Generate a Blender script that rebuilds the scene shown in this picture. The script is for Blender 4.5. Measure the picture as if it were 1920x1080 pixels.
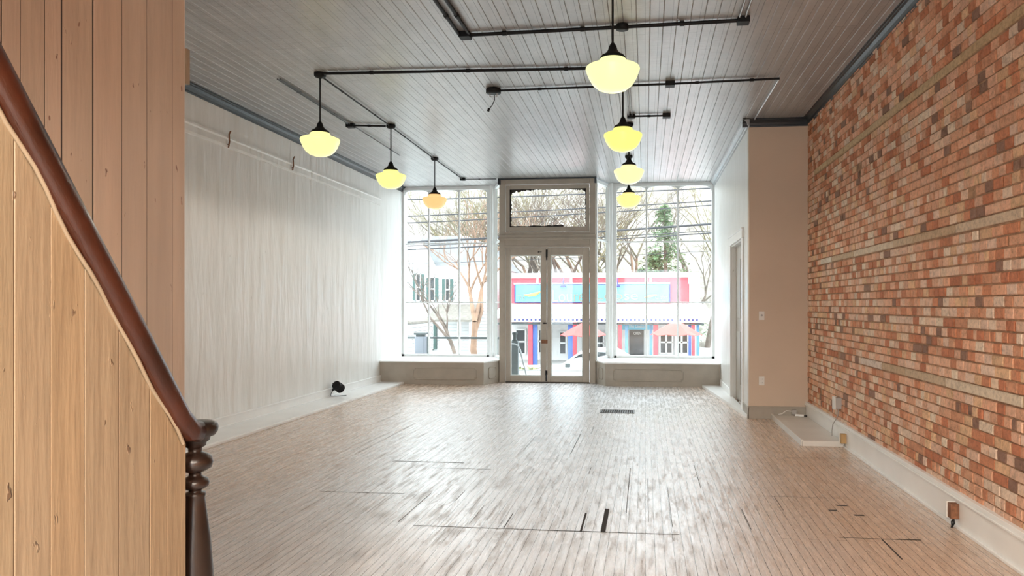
import bpy, math, random
from mathutils import Vector, Matrix

for o in list(bpy.data.objects):
    bpy.data.objects.remove(o)
scn = bpy.context.scene
C = scn.collection
R = math.radians

# ------------------------------------------------------------------ camera
YAW = R(6.5); FPX = 1400.0; HORIZON = 572.0; VPX = 1210.0; EYE = 1.5
CENTRE = VPX - FPX * math.tan(YAW)
cd = bpy.data.cameras.new('camera'); cam = bpy.data.objects.new('camera', cd); C.objects.link(cam)
cam.location = (0, 0, EYE); cam.rotation_euler = (R(90), 0, YAW)
cd.sensor_width = 36; cd.lens = FPX / 1920 * 36
cd.shift_x = (960 - CENTRE) / 1920; cd.shift_y = (HORIZON - 540) / 1920
cd.clip_start = 0.05; cd.clip_end = 400
scn.camera = cam

# ------------------------------------------------------------------ world, exposure
w = bpy.data.worlds.new('world'); scn.world = w; w.use_nodes = True
nt = w.node_tree; nt.nodes.clear()
wo = nt.nodes.new('ShaderNodeOutputWorld'); wb = nt.nodes.new('ShaderNodeBackground')
tc = nt.nodes.new('ShaderNodeTexCoord'); wn = nt.nodes.new('ShaderNodeTexNoise'); wr = nt.nodes.new('ShaderNodeValToRGB')
wn.inputs['Scale'].default_value = 2.2; wn.inputs['Detail'].default_value = 5
wr.color_ramp.elements[0].position = 0.3; wr.color_ramp.elements[0].color = (0.76, 0.88, 1.0, 1)
wr.color_ramp.elements[1].position = 0.62; wr.color_ramp.elements[1].color = (0.90, 0.97, 1.0, 1)
nt.links.new(tc.outputs['Generated'], wn.inputs['Vector']); nt.links.new(wn.outputs['Fac'], wr.inputs['Fac'])
nt.links.new(wr.outputs['Color'], wb.inputs['Color']); nt.links.new(wb.outputs['Background'], wo.inputs['Surface'])
wb.inputs['Strength'].default_value = 2.25
scn.view_settings.view_transform = 'Standard'; scn.view_settings.look = 'None'
scn.view_settings.gamma = 1; scn.view_settings.use_curve_mapping = False
scn.view_settings.exposure = 1.47

sun = bpy.data.lights.new('sun', 'SUN'); sun.energy = 0.5; sun.angle = R(20); sun.color = (1, .97, .92)
so = bpy.data.objects.new('sun', sun); C.objects.link(so); so.rotation_euler = (R(38), R(-20), 0)   # hazy sun behind the shop, facade side of the street lit
LAMP_COL = (1.0, 0.88, 0.74)
REAR_FILL_W = 165.0

# portals: guide daylight sampling through the front and rear openings
def portal(loc, rot, sx, sy):
    l = bpy.data.lights.new('daylight_portal', 'AREA'); l.shape = 'RECTANGLE'; l.size = sx; l.size_y = sy
    l.cycles.is_portal = True
    o = bpy.data.objects.new('daylight_portal', l); C.objects.link(o); o.location = loc; o.rotation_euler = rot
portal((-1.85, 15.3, 2.1), (R(-90), 0, 0), 6.6, 3.7)
portal((-1.4, -6.1, 1.9), (R(90), 0, 0), 6.0, 2.6)

# ------------------------------------------------------------------ helpers
S_, C_ = math.sin(YAW), math.cos(YAW)
def at_y(px, py, Y):
    a = (px - CENTRE) / FPX; b = (HORIZON - py) / FPX
    rx, ry = C_ * a - S_, S_ * a + C_
    t = Y / ry
    return Vector((rx * t, Y, EYE + b * t))
def X_(px, Y): return at_y(px, 500, Y).x
def Z_(py, Y, px=1050): return at_y(px, py, Y).z

class MB:
    def __init__(s): s.v = []; s.f = []; s.m = []; s.sm = []
    def add(s, vs, fs, mi=0, smooth=False):
        b = len(s.v); s.v += [tuple(v) for v in vs]
        for f in fs: s.f.append([b + i for i in f]); s.m.append(mi); s.sm.append(smooth)
        return s
    def box(s, x0, x1, y0, y1, z0, z1, mi=0):
        x0, x1 = min(x0, x1), max(x0, x1); y0, y1 = min(y0, y1), max(y0, y1); z0, z1 = min(z0, z1), max(z0, z1)
        vs = [(x0,y0,z0),(x1,y0,z0),(x1,y1,z0),(x0,y1,z0),(x0,y0,z1),(x1,y0,z1),(x1,y1,z1),(x0,y1,z1)]
        return s.add(vs, [(0,3,2,1),(4,5,6,7),(0,1,5,4),(1,2,6,5),(2,3,7,6),(3,0,4,7)], mi)
    def prism(s, poly, axis, a0, a1, mi=0, smooth=False):
        # poly: 2D points in the two other axes (in x,y,z order), extruded along axis
        def mk(p, a):
            if axis == 'x': return (a, p[0], p[1])
            if axis == 'y': return (p[0], a, p[1])
            return (p[0], p[1], a)
        n = len(poly)
        vs = [mk(p, a0) for p in poly] + [mk(p, a1) for p in poly]
        fs = [tuple(range(n))[::-1], tuple(range(n, 2 * n))]
        s.add(vs, fs, mi); 
        return s.add(vs, [(i, (i + 1) % n, n + (i + 1) % n, n + i) for i in range(n)], mi, smooth)
    def tube(s, pts, r, n=8, mi=0, caps=True):
        pts = [Vector(p) for p in pts]; rs = r if isinstance(r, (list, tuple)) else [r] * len(pts)
        rings = []; up = None
        for i, p in enumerate(pts):
            if i == 0: d = pts[1] - p
            elif i == len(pts) - 1: d = p - pts[i - 1]
            else: d = (pts[i + 1] - p).normalized() + (p - pts[i - 1]).normalized()
            d.normalize()
            if up is None: up = d.orthogonal().normalized()
            up = (up - d * up.dot(d));  up = up.normalized() if up.length > 1e-6 else d.orthogonal().normalized()
            q = d.cross(up)
            rings.append([p + (up * math.cos(2*math.pi*k/n) + q * math.sin(2*math.pi*k/n)) * rs[i] for k in range(n)])
        vs = [v for ring in rings for v in ring]; fs = []
        for i in range(len(pts) - 1):
            for k in range(n):
                fs.append((i*n+k, i*n+(k+1)%n, (i+1)*n+(k+1)%n, (i+1)*n+k))
        s.add(vs, fs, mi, True)
        if caps:
            s.add(rings[0], [tuple(range(n))[::-1]], mi); s.add(rings[-1], [tuple(range(n))], mi)
        return s
    def lathe(s, prof, c=(0, 0, 0), n=32, mi=0):
        vs = []; fs = []; m = len(prof)
        for (r, z) in prof:
            for k in range(n): vs.append((c[0] + r*math.cos(2*math.pi*k/n), c[1] + r*math.sin(2*math.pi*k/n), c[2] + z))
        for i in range(m - 1):
            for k in range(n):
                fs.append((i*n+k, i*n+(k+1)%n, (i+1)*n+(k+1)%n, (i+1)*n+k))
        fs.append(tuple(range(n))[::-1]); fs.append(tuple(range((m-1)*n, m*n)))
        return s.add(vs, fs, mi, True)
    def build(s, name, mats, parent=None, bevel=0, off=(0, 0, 0), kind=None):
        me = bpy.data.meshes.new(name)
        off = Vector(off)
        me.from_pydata([tuple(Vector(v) - off) for v in s.v], [], s.f)
        if not isinstance(mats, (list, tuple)): mats = [mats]
        for m in mats: me.materials.append(m)
        for p, mi, sm in zip(me.polygons, s.m, s.sm): p.material_index = mi; p.use_smooth = sm
        me.validate(); me.update()
        o = bpy.data.objects.new(name, me); C.objects.link(o)
        if parent is not None: o.parent = parent
        else: o.location = off
        if bevel:
            b = o.modifiers.new('bevel', 'BEVEL'); b.width = bevel; b.segments = 2; b.limit_method = 'ANGLE'; b.angle_limit = R(40)
        if kind: o['kind'] = kind
        return o

def tag(o, label, cat, group=None, kind=None):
    if label: o['label'] = label
    if cat: o['category'] = cat
    if group: o['group'] = group
    if kind: o['kind'] = kind
    return o
def empty(name, loc, label=None, cat=None, group=None):
    o = bpy.data.objects.new(name, None); C.objects.link(o); o.location = loc; o.empty_display_size = .1
    return tag(o, label, cat, group)
def struct(mb, name, mats, bevel=0, parent=None):
    return mb.build(name, mats, parent, bevel, kind=None if parent else 'structure')
def copy_tree(o, parent=None):
    c = o.copy(); C.objects.link(c); c.parent = parent
    for ch in list(o.children): copy_tree(ch, c)
    return c
def lbl(o, t): o['label'] = t; return o

# ------------------------------------------------------------------ materials
def newmat(name):
    m = bpy.data.materials.new(name); m.use_nodes = True; n = m.node_tree.nodes; n.clear()
    o = n.new('ShaderNodeOutputMaterial'); p = n.new('ShaderNodeBsdfPrincipled')
    m.node_tree.links.new(p.outputs[0], o.inputs[0]); return m, m.node_tree, p, o
def node(nt, t, **kw):
    n = nt.nodes.new('ShaderNode' + t)
    for k, v in kw.items():
        if k in n.inputs: n.inputs[k].default_value = v
        else: setattr(n, k, v)
    return n
def coords(nt, scale=(1, 1, 1), rot=(0, 0, 0)):
    t = node(nt, 'TexCoord'); mp = node(nt, 'Mapping'); mp.inputs['Scale'].default_value = scale; mp.inputs['Rotation'].default_value = rot
    nt.links.new(t.outputs['Object'], mp.inputs['Vector']); return mp.outputs[0]
def ramp(nt, fac, stops):
    r = node(nt, 'ValToRGB'); e = r.color_ramp.elements
    e[0].position, e[0].color = stops[0][0], (*stops[0][1], 1); e[1].position, e[1].color = stops[-1][0], (*stops[-1][1], 1)
    for p, c in stops[1:-1]: x = e.new(p); x.color = (*c, 1)
    nt.links.new(fac, r.inputs['Fac']); return r.outputs['Color']
def mixc(nt, fac, a, b, mode='MIX'):
    m = node(nt, 'Mix', data_type='RGBA', blend_type=mode)
    for sock, v in ((m.inputs[0], fac), (m.inputs[6], a), (m.inputs[7], b)):
        if isinstance(v, (int, float)): sock.default_value = v
        elif isinstance(v, tuple): sock.default_value = (*v, 1)
        else: nt.links.new(v, sock)
    return m.outputs[2]
def bump(nt, p, h, dist=.01, strength=1.0, prev=None):
    b = node(nt, 'Bump'); b.inputs['Distance'].default_value = dist; b.inputs['Strength'].default_value = strength
    nt.links.new(h, b.inputs['Height'])
    if prev is not None: nt.links.new(prev, b.inputs['Normal'])
    nt.links.new(b.outputs[0], p.inputs['Normal']); return b.outputs[0]
def mat(name, col, rough=.5, metal=0, var=.12, vscale=3, stretch=(1, 1, 1), bmp=0, bscale=None, spec=.5):
    m, nt, p, o = newmat(name)
    v = coords(nt, stretch)
    n = node(nt, 'TexNoise', Scale=vscale, Detail=5)
    nt.links.new(v, n.inputs['Vector'])
    a = tuple(min(1, c * (1 - var)) for c in col); b = tuple(min(1, c * (1 + var)) for c in col)
    nt.links.new(ramp(nt, n.outputs['Fac'], [(.3, a), (.7, b)]), p.inputs['Base Color'])
    p.inputs['Roughness'].default_value = rough; p.inputs['Metallic'].default_value = metal
    p.inputs['Specular IOR Level'].default_value = spec
    if bmp:
        n2 = node(nt, 'TexNoise', Scale=bscale or vscale * 4, Detail=4); nt.links.new(v, n2.inputs['Vector'])
        bump(nt, p, n2.outputs['Fac'], bmp)
    return m

def mat_board_paint(name, col, chip):
    """old painted vertical boards: drips, dents, small chips"""
    m, nt, p, o = newmat(name)
    v = coords(nt, (1, 1, .12)); v2 = coords(nt, (1, 1, .45))
    n = node(nt, 'TexNoise', Scale=9, Detail=6); nt.links.new(v, n.inputs['Vector'])
    base = ramp(nt, n.outputs['Fac'], [(.3, tuple(c*.9 for c in col)), (.7, tuple(c*1.08 for c in col))])
    at = node(nt, 'VertexColor', layer_name='Col')
    base = mixc(nt, 1.0, base, at.outputs['Color'], 'MULTIPLY')
    n2 = node(nt, 'TexNoise', Scale=26, Detail=3); nt.links.new(v2, n2.inputs['Vector'])
    f = ramp(nt, n2.outputs['Fac'], [(.70, (0, 0, 0)), (.74, (1, 1, 1))])
    base = mixc(nt, f, base, chip)
    nt.links.new(base, p.inputs['Base Color']); p.inputs['Roughness'].default_value = .42
    n3 = node(nt, 'TexNoise', Scale=30, Detail=5); nt.links.new(coords(nt, (1, 1, .1)), n3.inputs['Vector'])
    b = bump(nt, p, n3.outputs['Fac'], .004)
    n4 = node(nt, 'TexNoise', Scale=5, Detail=3); nt.links.new(coords(nt, (1, 1, .6)), n4.inputs['Vector'])
    b = bump(nt, p, n4.outputs['Fac'], .012, .6, b)
    bump(nt, p, f, .003, -1.0 if False else 1.0, b)
    return m

def mat_plaster():
    m, nt, p, o = newmat('plaster_white')
    v = coords(nt, (1, 2.2, .35))
    n = node(nt, 'TexNoise', Scale=2.6, Detail=8, Roughness=.65); nt.links.new(v, n.inputs['Vector'])
    base = ramp(nt, n.outputs['Fac'], [(.3, (.78, .78, .75)), (.55, (.86, .86, .84)), (.75, (.90, .90, .88))])
    n5 = node(nt, 'TexNoise', Scale=9, Detail=3); nt.links.new(coords(nt, (1, 1.5, .5)), n5.inputs['Vector'])
    f = ramp(nt, n5.outputs['Fac'], [(.74, (0, 0, 0)), (.80, (1, 1, 1))])
    base = mixc(nt, f, base, (.52, .49, .44))
    nt.links.new(base, p.inputs['Base Color']); p.inputs['Roughness'].default_value = .34
    n2 = node(nt, 'TexNoise', Scale=2.2, Detail=3, Roughness=.5, Distortion=.3); nt.links.new(v, n2.inputs['Vector'])
    b = bump(nt, p, n2.outputs['Fac'], .05, .8)
    n3 = node(nt, 'TexNoise', Scale=22, Detail=4); nt.links.new(coords(nt, (1, 1, .3)), n3.inputs['Vector'])
    bump(nt, p, n3.outputs['Fac'], .006, .7, b)
    return m

def mat_brick():
    m, nt, p, o = newmat('old_brick')
    at = node(nt, 'VertexColor', layer_name='Col')
    n = node(nt, 'TexNoise', Scale=30, Detail=6, Roughness=.7); nt.links.new(coords(nt), n.inputs['Vector'])
    f = ramp(nt, n.outputs['Fac'], [(.28, (.62, .60, .58)), (.5, (1, 1, 1)), (.75, (1.22, 1.25, 1.28))])
    c = mixc(nt, 1.0, at.outputs['Color'], f, 'MULTIPLY')
    n2 = node(nt, 'TexNoise', Scale=3.0, Detail=6, Roughness=.75); nt.links.new(coords(nt), n2.inputs['Vector'])
    f2 = ramp(nt, n2.outputs['Fac'], [(.55, (0, 0, 0)), (.72, (.55, .55, .55))])
    c = mixc(nt, f2, c, (.60, .44, .30))
    nt.links.new(c, p.inputs['Base Color']); p.inputs['Roughness'].default_value = .85
    n3 = node(nt, 'TexNoise', Scale=55, Detail=6, Roughness=.7); nt.links.new(coords(nt), n3.inputs['Vector'])
    bump(nt, p, n3.outputs['Fac'], .012)
    return m

def mat_floor():
    m, nt, p, o = newmat('worn_strip_floor')
    # strips run along Y: rotate so the texture rows lie across X
    v = coords(nt, (1, 1, 1), (0, 0, R(90)))
    b1 = node(nt, 'TexBrick', Scale=1.0); b1.offset = .37; b1.offset_frequency = 3; b1.squash = 1
    for k, val in (('Brick Width', 3.6), ('Row Height', .058), ('Mortar Size', .0016), ('Mortar Smooth', .1), ('Bias', 0)): b1.inputs[k].default_value = val
    b1.inputs['Color1'].default_value = (.72, .56, .445, 1); b1.inputs['Color2'].default_value = (.64, .485, .38, 1); b1.inputs['Mortar'].default_value = (.10, .075, .06, 1)
    nt.links.new(v, b1.inputs['Vector'])
    # grain
    g = node(nt, 'TexNoise', Scale=14, Detail=8, Roughness=.7); nt.links.new(coords(nt, (5, .35, 1)), g.inputs['Vector'])
    gr = ramp(nt, g.outputs['Fac'], [(.25, (.62, .60, .60)), (.5, (.98, .97, .96)), (.75, (1.2, 1.18, 1.15))])
    base = mixc(nt, 1.0, b1.outputs['Color'], gr, 'MULTIPLY')
    # window glare on worn varnish, painted pale grey down the middle; tan kept near walls
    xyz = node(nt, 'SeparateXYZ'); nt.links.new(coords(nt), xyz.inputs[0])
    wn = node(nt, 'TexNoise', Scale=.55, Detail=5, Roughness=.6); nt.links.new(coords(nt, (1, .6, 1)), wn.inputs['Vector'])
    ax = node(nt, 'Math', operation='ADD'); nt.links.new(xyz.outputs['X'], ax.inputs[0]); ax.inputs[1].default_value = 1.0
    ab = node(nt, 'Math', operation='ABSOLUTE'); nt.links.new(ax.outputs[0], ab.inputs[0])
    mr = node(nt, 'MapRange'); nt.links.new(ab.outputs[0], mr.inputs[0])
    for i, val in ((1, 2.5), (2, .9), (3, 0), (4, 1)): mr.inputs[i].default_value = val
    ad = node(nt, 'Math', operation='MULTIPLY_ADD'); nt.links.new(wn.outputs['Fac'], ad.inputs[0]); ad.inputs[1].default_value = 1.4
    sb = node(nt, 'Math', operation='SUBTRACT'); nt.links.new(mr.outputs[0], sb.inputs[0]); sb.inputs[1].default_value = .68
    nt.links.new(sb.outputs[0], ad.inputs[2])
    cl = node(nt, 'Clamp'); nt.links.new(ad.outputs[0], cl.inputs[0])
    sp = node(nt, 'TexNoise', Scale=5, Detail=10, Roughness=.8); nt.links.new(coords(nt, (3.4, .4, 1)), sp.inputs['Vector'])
    sheencol = ramp(nt, sp.outputs['Fac'], [(.34, (.36, .35, .35)), (.42, (.64, .67, .71)), (.52, (.84, .88, .94))])
    wc = mixc(nt, 1.0, sheencol, gr, 'MULTIPLY')
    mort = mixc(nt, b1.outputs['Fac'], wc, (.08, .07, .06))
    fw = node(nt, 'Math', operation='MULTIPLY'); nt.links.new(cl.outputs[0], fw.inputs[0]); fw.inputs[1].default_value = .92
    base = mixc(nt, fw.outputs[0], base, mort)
    nt.links.new(base, p.inputs['Base Color'])
    rr = ramp(nt, sp.outputs['Fac'], [(.38, (.46,)*3), (.5, (.25,)*3), (.62, (.17,)*3)])
    rg = node(nt, 'RGBToBW'); nt.links.new(rr, rg.inputs[0]); nt.links.new(rg.outputs[0], p.inputs['Roughness'])
    p.inputs['Specular IOR Level'].default_value = .85
    bb = node(nt, 'Math', operation='SUBTRACT'); bb.inputs[0].default_value = 1; nt.links.new(b1.outputs['Fac'], bb.inputs[1])
    b = bump(nt, p, bb.outputs[0], .003)
    b = bump(nt, p, g.outputs['Fac'], .0022, .8, b)
    hn = node(nt, 'TexNoise', Scale=7, Detail=4); nt.links.new(coords(nt, (2.5, .5, 1)), hn.inputs['Vector'])
    bump(nt, p, hn.outputs['Fac'], .0022, .6, b)
    return m

def mat_ceiling():
    m, nt, p, o = newmat('grey_gloss_ceiling_paint')
    v = coords(nt, (1, 1, 1), (0, 0, R(90)))
    b1 = node(nt, 'TexBrick', Scale=1.0); b1.offset = .31; b1.offset_frequency = 4
    for k, val in (('Brick Width', 3.4), ('Row Height', .115), ('Mortar Size', .0018), ('Mortar Smooth', 0), ('Bias', 0)): b1.inputs[k].default_value = val
    b1.inputs['Color1'].default_value = (.38, .375, .37, 1); b1.inputs['Color2'].default_value = (.33, .325, .32, 1); b1.inputs['Mortar'].default_value = (.03, .03, .03, 1)
    nt.links.new(v, b1.inputs['Vector'])
    n = node(nt, 'TexNoise', Scale=3, Detail=6, Roughness=.7); nt.links.new(coords(nt, (2, .8, 1)), n.inputs['Vector'])
    f = ramp(nt, n.outputs['Fac'], [(.3, (.8, .8, .8)), (.7, (1.15, 1.15, 1.15))])
    nt.links.new(mixc(nt, 1.0, b1.outputs['Color'], f, 'MULTIPLY'), p.inputs['Base Color'])
    p.inputs['Roughness'].default_value = .42; p.inputs['Specular IOR Level'].default_value = 1.0; p.inputs['Coat Weight'].default_value = .8; p.inputs['Coat Roughness'].default_value = .3
    # cross-grain ripples in the old paint
    n2 = node(nt, 'TexNoise', Scale=6, Detail=5, Roughness=.6); nt.links.new(coords(nt, (.7, 3.2, 1)), n2.inputs['Vector'])
    b = bump(nt, p, n2.outputs['Fac'], .012, .8)
    n3 = node(nt, 'TexNoise', Scale=40, Detail=3); nt.links.new(coords(nt, (1, .4, 1)), n3.inputs['Vector'])
    bump(nt, p, n3.outputs['Fac'], .0025, .7, b)
    return m

def mat_glass(name, tint=(.97, .985, .98), refl=.045):
    m = bpy.data.materials.new(name); m.use_nodes = True; nt = m.node_tree; nt.nodes.clear()
    o = node(nt, 'OutputMaterial'); t = node(nt, 'BsdfTransparent'); g = node(nt, 'BsdfGlossy')
    t.inputs['Color'].default_value = (*tint, 1); g.inputs['Roughness'].default_value = .02
    mx = node(nt, 'MixShader'); mx.inputs[0].default_value = refl
    nt.links.new(t.outputs[0], mx.inputs[1]); nt.links.new(g.outputs[0], mx.inputs[2])
    nt.links.new(mx.outputs[0], o.inputs[0]); return m

def mat_glow(name, col, strength):
    m, nt, p, o = newmat(name)
    n = node(nt, 'TexNoise', Scale=6, Detail=2); nt.links.new(coords(nt), n.inputs['Vector'])
    nt.links.new(ramp(nt, n.outputs['Fac'], [(.3, tuple(c*.97 for c in col)), (.7, col)]), p.inputs['Emission Color'])
    p.inputs['Emission Strength'].default_value = strength * .95; p.inputs['Base Color'].default_value = (.12, .11, .07, 1)
    p.inputs['Roughness'].default_value = .25
    return m

M = {}
M['plaster'] = mat_plaster()
M['brick'] = mat_brick()
M['mortar'] = mat('mortar', (.42, .25, .15), .95, var=.35, vscale=12, bmp=.02, bscale=50)
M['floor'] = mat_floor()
M['ceiling'] = mat_ceiling()
M['gap'] = mat('dark_gap', (.035, .03, .028), .9)
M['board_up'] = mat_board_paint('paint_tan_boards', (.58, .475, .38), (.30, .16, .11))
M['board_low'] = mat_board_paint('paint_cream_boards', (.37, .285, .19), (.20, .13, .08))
M['tanpaint'] = mat('tan_paint_plain', (.33, .26, .18), .45)
M['crown'] = mat('crown_slate_gloss', (.022, .03, .038), .32, spec=.5, bmp=.002, bscale=20)
M['white'] = mat('paint_white', (.90, .90, .885), .38, var=.04, bmp=.002, bscale=18)
M['whitewin'] = mat('paint_window_white', (.80, .82, .82), .4, var=.04)
M['shadedwhite'] = mat('paint_white_shaded', (.42, .375, .315), .45, var=.07, vscale=5, bmp=.003, bscale=25)  # white paint darkened to put the shade of backlit faces into the colour
M['column'] = mat('paint_warm_tan', (.68, .545, .425), .6, var=.03, vscale=1.5, bmp=.002, bscale=12)
M['black'] = mat('black_iron', (.008, .008, .009), .55, var=.1, spec=.25)
M['wood'] = mat('mahogany_rail', (.05, .013, .006), .28, var=.45, vscale=5, stretch=(4, 1, 1), bmp=.002, bscale=30)
M['newel'] = mat('dark_newel', (.018, .009, .006), .3, var=.4, vscale=6, bmp=.001)
M['glass'] = mat_glass('window_glass')
M['platewhite'] = mat('plate_white', (.84, .82, .78), .35, var=.02)
M['beige'] = mat('fixture_tan', (.45, .28, .12), .5, var=.2)
M['rust'] = mat('rust_plate', (.22, .09, .04), .6, var=.4, vscale=30)
M['grey'] = mat('box_grey', (.42, .40, .38), .5, metal=.4)
M['register'] = mat('register_iron', (.10, .10, .10), .5, metal=.5)

# ================================================================== ROOM SHELL
CEIL = 3.95; XL = -5.03; XB = 2.12; XC = 1.36; YC = 10.1; YG = 15.1; YD = 14.3; YF = 13.75; YBACK = -6.0

# floor with open gaps and end joints
fl = MB(); fl.box(-5.3, 2.5, YBACK, 15.3, -.12, 0)
rng = random.Random(3)
def gap(x0, x1, y0, y1):
    fl.add([(x0, y0, .0012), (x1, y0, .0012), (x1, y1, .0012), (x0, y1, .0012)], [(0, 1, 2, 3)], 1)
gap(-1.57, .22, 4.93, 4.938); gap(-.75, -.25, 4.925, 4.937)
gap(-.295, -.262, 4.94, 5.5); gap(-.432, -.418, 4.94, 5.37)
gap(-2.42, -1.71, 6.94, 6.955); gap(-1.95, -1.4, 6.70, 6.708); gap(-2.6, -1.9, 5.75, 5.758)
for x, y, l in ((-1.02, 6.3, .5), (-1.45, 5.6, .3), (-.86, 7.1, .35), (-.5, 6.6, .3), (-.63, 8.7, .5), (-.2, 5.9, .25), (.1, 6.1, .14),
                (-1.7, 5.0, .8), (-1.2, 5.0, .5), (-2.0, 5.2, .6), (-.95, 4.95, .35), (.02, 5.2, 1.3), (-.14, 5.4, 1.5), (.18, 5.1, 1.1), (-2.9, 7.3, 1.9), (-3.0, 7.4, 1.2),
                (-3.4, 9.2, .9), (-.75, 7.5, 1.2), (-1.25, 7.6, .8), (.45, 6.2, .9), (.7, 5.1, .5), (1.2, 6.8, .6), (1.0, 5.6, .4)):
    gap(x, x + rng.uniform(.0015, .006), y, y + l)
gap(1.24, 1.75, 4.985, 4.993); gap(1.6, 1.75, 4.985, 5.0); gap(1.5, 1.51, 4.6, 4.98); gap(1.33, 1.39, 5.63, 5.66); gap(1.42, 1.5, 5.77, 5.80); gap(1.48, 1.55, 5.52, 5.55)
gap(1.35, 1.95, 7.55, 7.556); gap(.95, 1.5, 6.0, 6.005)
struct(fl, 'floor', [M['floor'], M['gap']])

# ceiling: matchboard, real V grooves along Y
ce = MB()
x = -5.25; prof = []
wbd = .115
while x < 2.45:
    prof += [(x, CEIL + .007), (x + .005, CEIL), (x + wbd - .005, CEIL), (x + wbd, CEIL + .007)]
    x += wbd
prof += [(x, CEIL + .15), (-5.25, CEIL + .15)]
ys = (YBACK, 15.4)
n = len(prof)
vs = [(p[0], ys[0], p[1]) for p in prof] + [(p[0], ys[1], p[1]) for p in prof]
ce.add(vs, [(i, (i + 1) % n, n + (i + 1) % n, n + i) for i in range(n)])
struct(ce, 'ceiling', M['ceiling'])

# left wall
wl = MB()
wl.box(XL - .25, XL, YBACK, 15.4, 0, CEIL)
struct(wl, 'wall_left', M['plaster'])
# brick wall core
wr_ = MB(); wr_.box(XB + .007, XB + .3, YBACK, 15.4, 0, CEIL)
wr_o = wr_
# bricks: real courses with headers every sixth row, nailing strips, chips and open joints
bm_v, bm_f, bm_c = [], [], []
rb = random.Random(11)
PAL = [(.76, .42, .27), (.70, .34, .20), (.62, .26, .14), (.80, .48, .33), (.84, .56, .41), (.55, .21, .11), (.78, .46, .31), (.74, .40, .25), (.87, .62, .48), (.78, .50, .30)]
def add_brick(y0, y1, z0, z1, dep, col):
    j = lambda a: rb.uniform(-a, a)
    x = XB - dep; xb = XB + .03; b = .004
    f = [(x + j(.001), y0 + b + j(.0015), z0 + b + j(.0015)), (x + j(.001), y1 - b + j(.0015), z0 + b + j(.0015)), (x + j(.001), y1 - b + j(.0015), z1 - b + j(.0015)), (x + j(.001), y0 + b + j(.0015), z1 - b + j(.0015))]
    s = [(x + .006, y0, z0), (x + .006, y1, z0), (x + .006, y1, z1), (x + .006, y0, z1)]
    k = [(xb, y0, z0), (xb, y1, z0), (xb, y1, z1), (xb, y0, z1)]
    o = len(bm_v); bm_v.extend(f + s + k); bm_c.extend([(*col, 1)] * 12)
    bm_f.append((o + 3, o + 2, o + 1, o)) 
    for a in range(4):
        bb = (a + 1) % 4
        bm_f.append((o + a, o + bb, o + 4 + bb, o + 4 + a)); bm_f.append((o + 4 + a, o + 4 + bb, o + 8 + bb, o + 8 + a))
STRIPS = {}
row = 0; z = .06; ROW = .0715
nrows = int((CEIL - .06) / ROW)
for row in range(nrows):
    z0 = .06 + row * ROW; z1 = z0 + ROW - rb.uniform(.008, .012)
    zc = (z0 + z1) / 2
    strip = None
    for zs, a, b_ in ((1.985, 3.2, 9.35), (.93, 2.5, 7.65), (3.17, 2.0, 9.7)):
        if abs(zc - zs) < ROW / 2: strip = (a, b_, zs)
    header = (row % 7 == 3)
    y = -1.0 + rb.uniform(0, .1)
    while y < YC + .02:
        if strip and strip[0] < y < strip[1]:
            L = rb.uniform(.35, 1.3); L = min(L, strip[1] - y)
            wc = rb.choice([(.74, .58, .42), (.66, .50, .34), (.80, .66, .50), (.62, .44, .28)]) if strip[2] < 3 else rb.choice([(.60, .42, .24), (.66, .48, .28)])
            if strip[2] == 1.985 and y > 8.6: wc = (.86, .78, .66)
            if strip[2] == 1.985 and rb.random() < .35: wc = (.86, .80, .70)
            if strip[2] == .93 and y > 7.0: wc = (.80, .66, .56)
            add_brick(y, y + max(L, .05) - .004, z0 + .002, z1 + .002, rb.uniform(.004, .012), wc); y += max(L, .05); continue
        if header: L = rb.uniform(.055, .105)
        else: L = rb.choice([.105, .2, .12, .11, .14, .115]) + rb.uniform(-.012, .012)
        L = min(L, YC + .03 - y) if y + L > YC + .03 else L
        if L < .02: break
        g = rb.uniform(.006, .011) if rb.random() < .9 else rb.uniform(.014, .022)
        base = rb.choice(PAL); k = rb.uniform(.95, 1.2)
        hi = max(0, (zc - 2.2) / 2.2) * .6                      # darker, redder bricks more likely on the upper courses
        if rb.random() < hi: base = rb.choice(PAL[:3] + [PAL[5]])
        if rb.random() < .05: base = (.30, .17, .12)
        if rb.random() < .05: base = (.80, .62, .48)
        col = tuple(min(.9, c * k) for c in base)
        if rb.random() > .004: add_brick(y, y + L - g, z0, z1, rb.uniform(.0, .006), col)
        y += L
me = bpy.data.meshes.new('wall_right_brick'); me.from_pydata(bm_v, [], bm_f); me.materials.append(M['brick'])
ca = me.color_attributes.new('Col', 'FLOAT_COLOR', 'POINT')
ca.data.foreach_set('color', [c for t in bm_c for c in t])
me.update()
wr_ = wr_.build('wall_right', M['mortar']); wr_['kind'] = 'structure'
ob = bpy.data.objects.new('brick_courses', me); C.objects.link(ob); ob.parent = wr_
# the mortar bed sits a little inside the brick faces
# back wall (behind the viewer) with two tall openings added to let in daylight fill
wbk = MB()
for a, b_ in ((-5.3, -4.6), (-1.9, -1.0), (1.7, 2.5)): wbk.box(a, b_, YBACK - .25, YBACK, 0, CEIL)
for a, b_ in ((-4.6, -1.9), (-1.0, 1.7)):
    wbk.box(a, b_, YBACK - .25, YBACK, 0, .6); wbk.box(a, b_, YBACK - .25, YBACK, 3.2, CEIL)
struct(wbk, 'wall_back', M['white'])

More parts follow.
